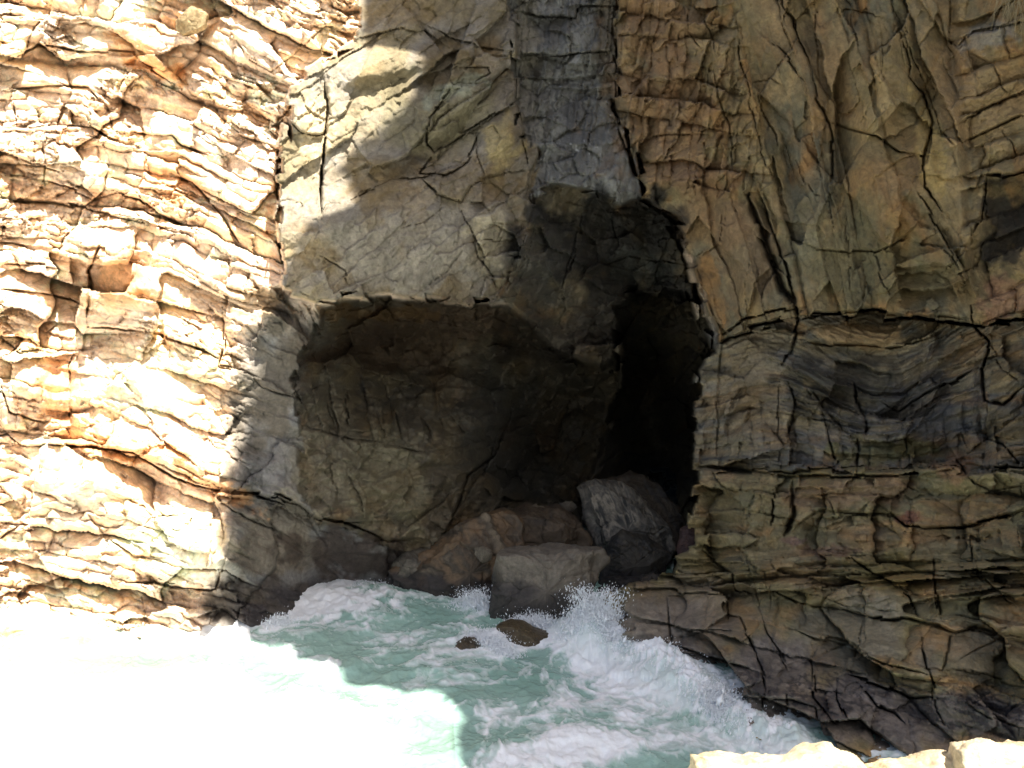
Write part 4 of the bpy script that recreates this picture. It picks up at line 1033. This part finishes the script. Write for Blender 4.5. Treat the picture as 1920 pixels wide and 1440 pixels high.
fq = web * 0.75 + patch * 0.35 + dens * 0.42
print('foam', np.percentile(fq, [5, 25, 50, 75, 95]))
foam = ss(fq, 0.60, 0.84)
sgn = dS * sS
st_ = ridge(aS * 46 + 0.4 * fbm(x * 2, y * 2, 92, 2), sgn / 55.0, 93, 4, 0.65)
thr = ss(st_ + 0.45 * np.exp(-((sgn + 6) / 16) ** 2), 0.42, 0.78)
k_ = np.clip(surge * 1.3, 0, 1)
foam = foam * (1 - k_) + np.maximum(foam * 0.45, thr) * k_
foam = np.clip(foam, 0, 1)
h += 0.05 * foam * (0.5 + fbm(x * 5, y * 5, 89, 3))
teal = lin((162,196,182)); deepc = lin((128,166,152)); white = np.array([0.88, 0.91, 0.93])
tt = ss(fbm(x * 0.35, y * 0.3, 91, 4), -0.4, 0.5)[:, None]
wc = teal * tt + deepc * (1 - tt)
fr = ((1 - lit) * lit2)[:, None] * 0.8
wc = wc * (1 - fr) + np.array([0.17, 0.27, 0.20]) * fr          # green fringe painted along the sunlit side of the shade edge
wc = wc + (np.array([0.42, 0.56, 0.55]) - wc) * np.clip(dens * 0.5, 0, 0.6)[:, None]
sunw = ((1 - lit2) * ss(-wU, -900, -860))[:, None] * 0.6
wc = wc * (1 - sunw) + np.array([0.45, 0.47, 0.42]) * sunw     # sunlit water toned neutral in its colour, for less green bounce
wc = wc * (1 - foam[:, None]) + white * foam[:, None]
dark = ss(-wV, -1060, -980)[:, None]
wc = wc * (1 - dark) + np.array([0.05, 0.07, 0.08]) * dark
pos = base.copy(); pos[:, 2] = h
Fw = grid_faces(len(wU1), len(wV1))
nb = len(pos)
big = np.array([[-150, -150, -0.7], [150, -150, -0.7], [150, 19, -0.7], [-150, 19, -0.7]], float)
pos = np.concatenate([pos, big]); wc = np.concatenate([wc, np.tile([0.30, 0.31, 0.29], (4, 1))])
Fw = np.concatenate([Fw, [[nb, nb + 1, nb + 2, nb + 3]]])
sea = mesh_obj("sea", pos, Fw, WATER, None, np.concatenate([wc, np.concatenate([foam, np.zeros(4)])[:, None]], 1))
tag(sea, "milky green sea streaked with white foam", "sea", kind="structure")

# ------------------------------------------------------------------ spray
def foam_material():
    m = bpy.data.materials.new("spray"); m.use_nodes = True
    b = m.node_tree.nodes["Principled BSDF"]
    b.inputs["Base Color"].default_value = (0.86, 0.9, 0.93, 1)
    b.inputs["Roughness"].default_value = 0.6
    b.inputs["Subsurface Weight"].default_value = 0.0
    return m
SPRAY = foam_material()
OCT = np.array([(1,0,0),(-1,0,0),(0,1,0),(0,-1,0),(0,0,1),(0,0,-1)], float)
OF = np.array([(0,2,4),(2,1,4),(1,3,4),(3,0,4),(2,0,5),(1,2,5),(3,1,5),(0,3,5)])
def splash(name, line, n, height, spread, label, seed, size=0.011, lean=(0, 0), jets=14):
    """water thrown up from a line on the sea: drops and threads along the paths they fly"""
    rng = np.random.RandomState(seed); n = int(n * 2.6)
    p = np.array(line, float)
    P = P3(p[:, 0], p[:, 1], dw(p[:, 0], p[:, 1]))
    prof = p[:, 2]
    t = rng.uniform(0, len(P) - 1, n)
    jt = rng.uniform(0, len(P) - 1, jets)
    jh = rng.uniform(0.45, 1.0, jets); jl = rng.normal(0, 0.35, jets)
    jk = rng.randint(0, jets, n)
    near = rng.uniform(size=n) < 0.72
    t = np.clip(np.where(near, jt[jk] + rng.normal(0, 0.07, n), t), 0, len(P) - 1.001)
    k = np.floor(t).astype(int); f = (t - k)[:, None]
    o = P[k] * (1 - f) + P[k + 1] * f
    hh = (prof[k] * (1 - f[:, 0]) + prof[k + 1] * f[:, 0]) * height * np.where(near, jh[jk], 0.5)
    a = rng.uniform(0, 1, n) ** 1.35                     # how far up its path
    dx = (np.where(near, jl[jk], rng.normal(0, 0.4, n)) + rng.normal(0, 0.10, n)) * spread + lean[0]
    dy = rng.normal(0, 0.25, n) * spread + lean[1]
    wid = 0.06 + 0.15 * a * rng.uniform(0.1, 1.5, n)
    pos = o + np.stack([dx * a * hh + rng.normal(0, 1, n) * wid, dy * a * hh + rng.normal(0, 1, n) * wid, a * hh * (1.35 - 0.35 * a) - 0.02 + rng.normal(0, 0.02, n)], 1)
    vel = np.stack([dx, dy, 1.35 - 0.7 * a], 1); vel /= np.linalg.norm(vel, axis=1)[:, None]
    r = size * rng.lognormal(-0.25, 0.5, n) * (1.15 - 0.6 * a)
    ln = r * rng.uniform(1.0, 3.6, n)
    s1 = np.cross(vel, [0, 1, 0.01]); s1 /= np.linalg.norm(s1, axis=1)[:, None]
    s2 = np.cross(vel, s1)
    Vv = pos[:, None] + OCT[None, :, :1] * (s1 * r[:, None])[:, None] + OCT[None, :, 1:2] * (s2 * r[:, None])[:, None] + OCT[None, :, 2:] * (vel * ln[:, None])[:, None]
    Fq = (np.arange(n)[:, None, None] * 6 + OF[None]).reshape(-1, 3)
    o_ = mesh_obj(name, Vv.reshape(-1, 3), Fq, SPRAY, None, None)
    tag(o_, label, "splash", kind="stuff")
    return o_
splash("wave_splash", [(1070,1215,.35),(1090,1205,.9),(1105,1205,1.0),(1130,1212,.8),(1160,1228,.55),(1190,1245,.4)], 14000, 1.4, 0.40, "tall white burst of spray against the corner of the shelf", 1, lean=(0.05, 0.1))
splash("wave_splash", [(1190,1245,.5),(1230,1268,.6),(1280,1296,.55),(1330,1336,.5),(1390,1376,.4),(1460,1402,.2)], 20000, 1.0, 0.5, "long white crest of spray running up the right-hand shelf", 2, lean=(0.35, 0.2), jets=60)
splash("wave_splash", [(960,1180,.4),(985,1178,1.0),(1010,1178,.9),(1040,1184,.6),(1060,1190,.3)], 3000, 0.5, 0.9, "small fan of spray behind the rock that is awash", 3)
splash("wave_splash", [(850,1140,.4),(880,1140,.8),(900,1142,1.0),(912,1146,.5)], 2600, 0.6, 0.5, "white spurt left of the flat-topped boulder", 4, lean=(-0.2, 0))
splash("wave_splash", [(600,1125,.4),(650,1106,.6),(700,1110,.4),(760,1102,.7),(790,1100,1.0),(830,1112,.5)], 6000, 0.42, 0.9, "ragged foam thrown up against the foot of the left wall", 5, jets=26)
splash("wave_splash", [(895,1200,.6),(915,1208,1.0),(935,1222,.8),(955,1232,.4)], 3000, 0.4, 0.8, "white spill of foam at the left end of the rock awash", 6)
splash("wave_splash", [(505,1180,.3),(520,1174,1.0),(535,1172,.5)], 700, 0.4, 0.8, "little spurt of spray at the foot of the shaded corner", 7, size=0.012, jets=5)

# ------------------------------------------------------------------ dry grass, top right corner
def grass_material():
    m = bpy.data.materials.new("dry_grass"); m.use_nodes = True
    b = m.node_tree.nodes["Principled BSDF"]; b.inputs["Base Color"].default_value = (0.30, 0.24, 0.13, 1); b.inputs["Roughness"].default_value = 0.8
    return m
GM = grass_material()
rng = np.random.RandomState(9)
Vg, Fg = [], []
for b_ in range(110):
    u0 = rng.uniform(1870, 1990); v0 = rng.uniform(-40, 10)
    p0 = P3(np.array(u0), np.array(v0), 19.2 + rng.uniform(-.2, .2))
    L = rng.uniform(0.35, 0.85); dxx = rng.normal(-0.25, 0.25); yo = rng.uniform(-0.35, 0)
    prev = None
    for k in range(6):
        t = k / 5
        c = p0 + np.array([dxx * L * t ** 1.4, yo * t, 0.08 * math.sin(t * 3) - L * t ** 1.5])
        wdt = 0.007 * (1 - 0.8 * t)
        Vg += [c + [-wdt, 0, 0], c + [wdt, 0, 0], c + [0, -wdt, 0]]
        if k:
            n0 = len(Vg) - 6
            for q in range(3):
                Fg.append((n0 + q, n0 + (q + 1) % 3, n0 + 3 + (q + 1) % 3, n0 + 3 + q))
gt = mesh_obj("grass_tuft", np.array(Vg), np.array(Fg), GM)
tag(gt, "tuft of dry grass hanging over the rock in the top right corner", "grass tuft")
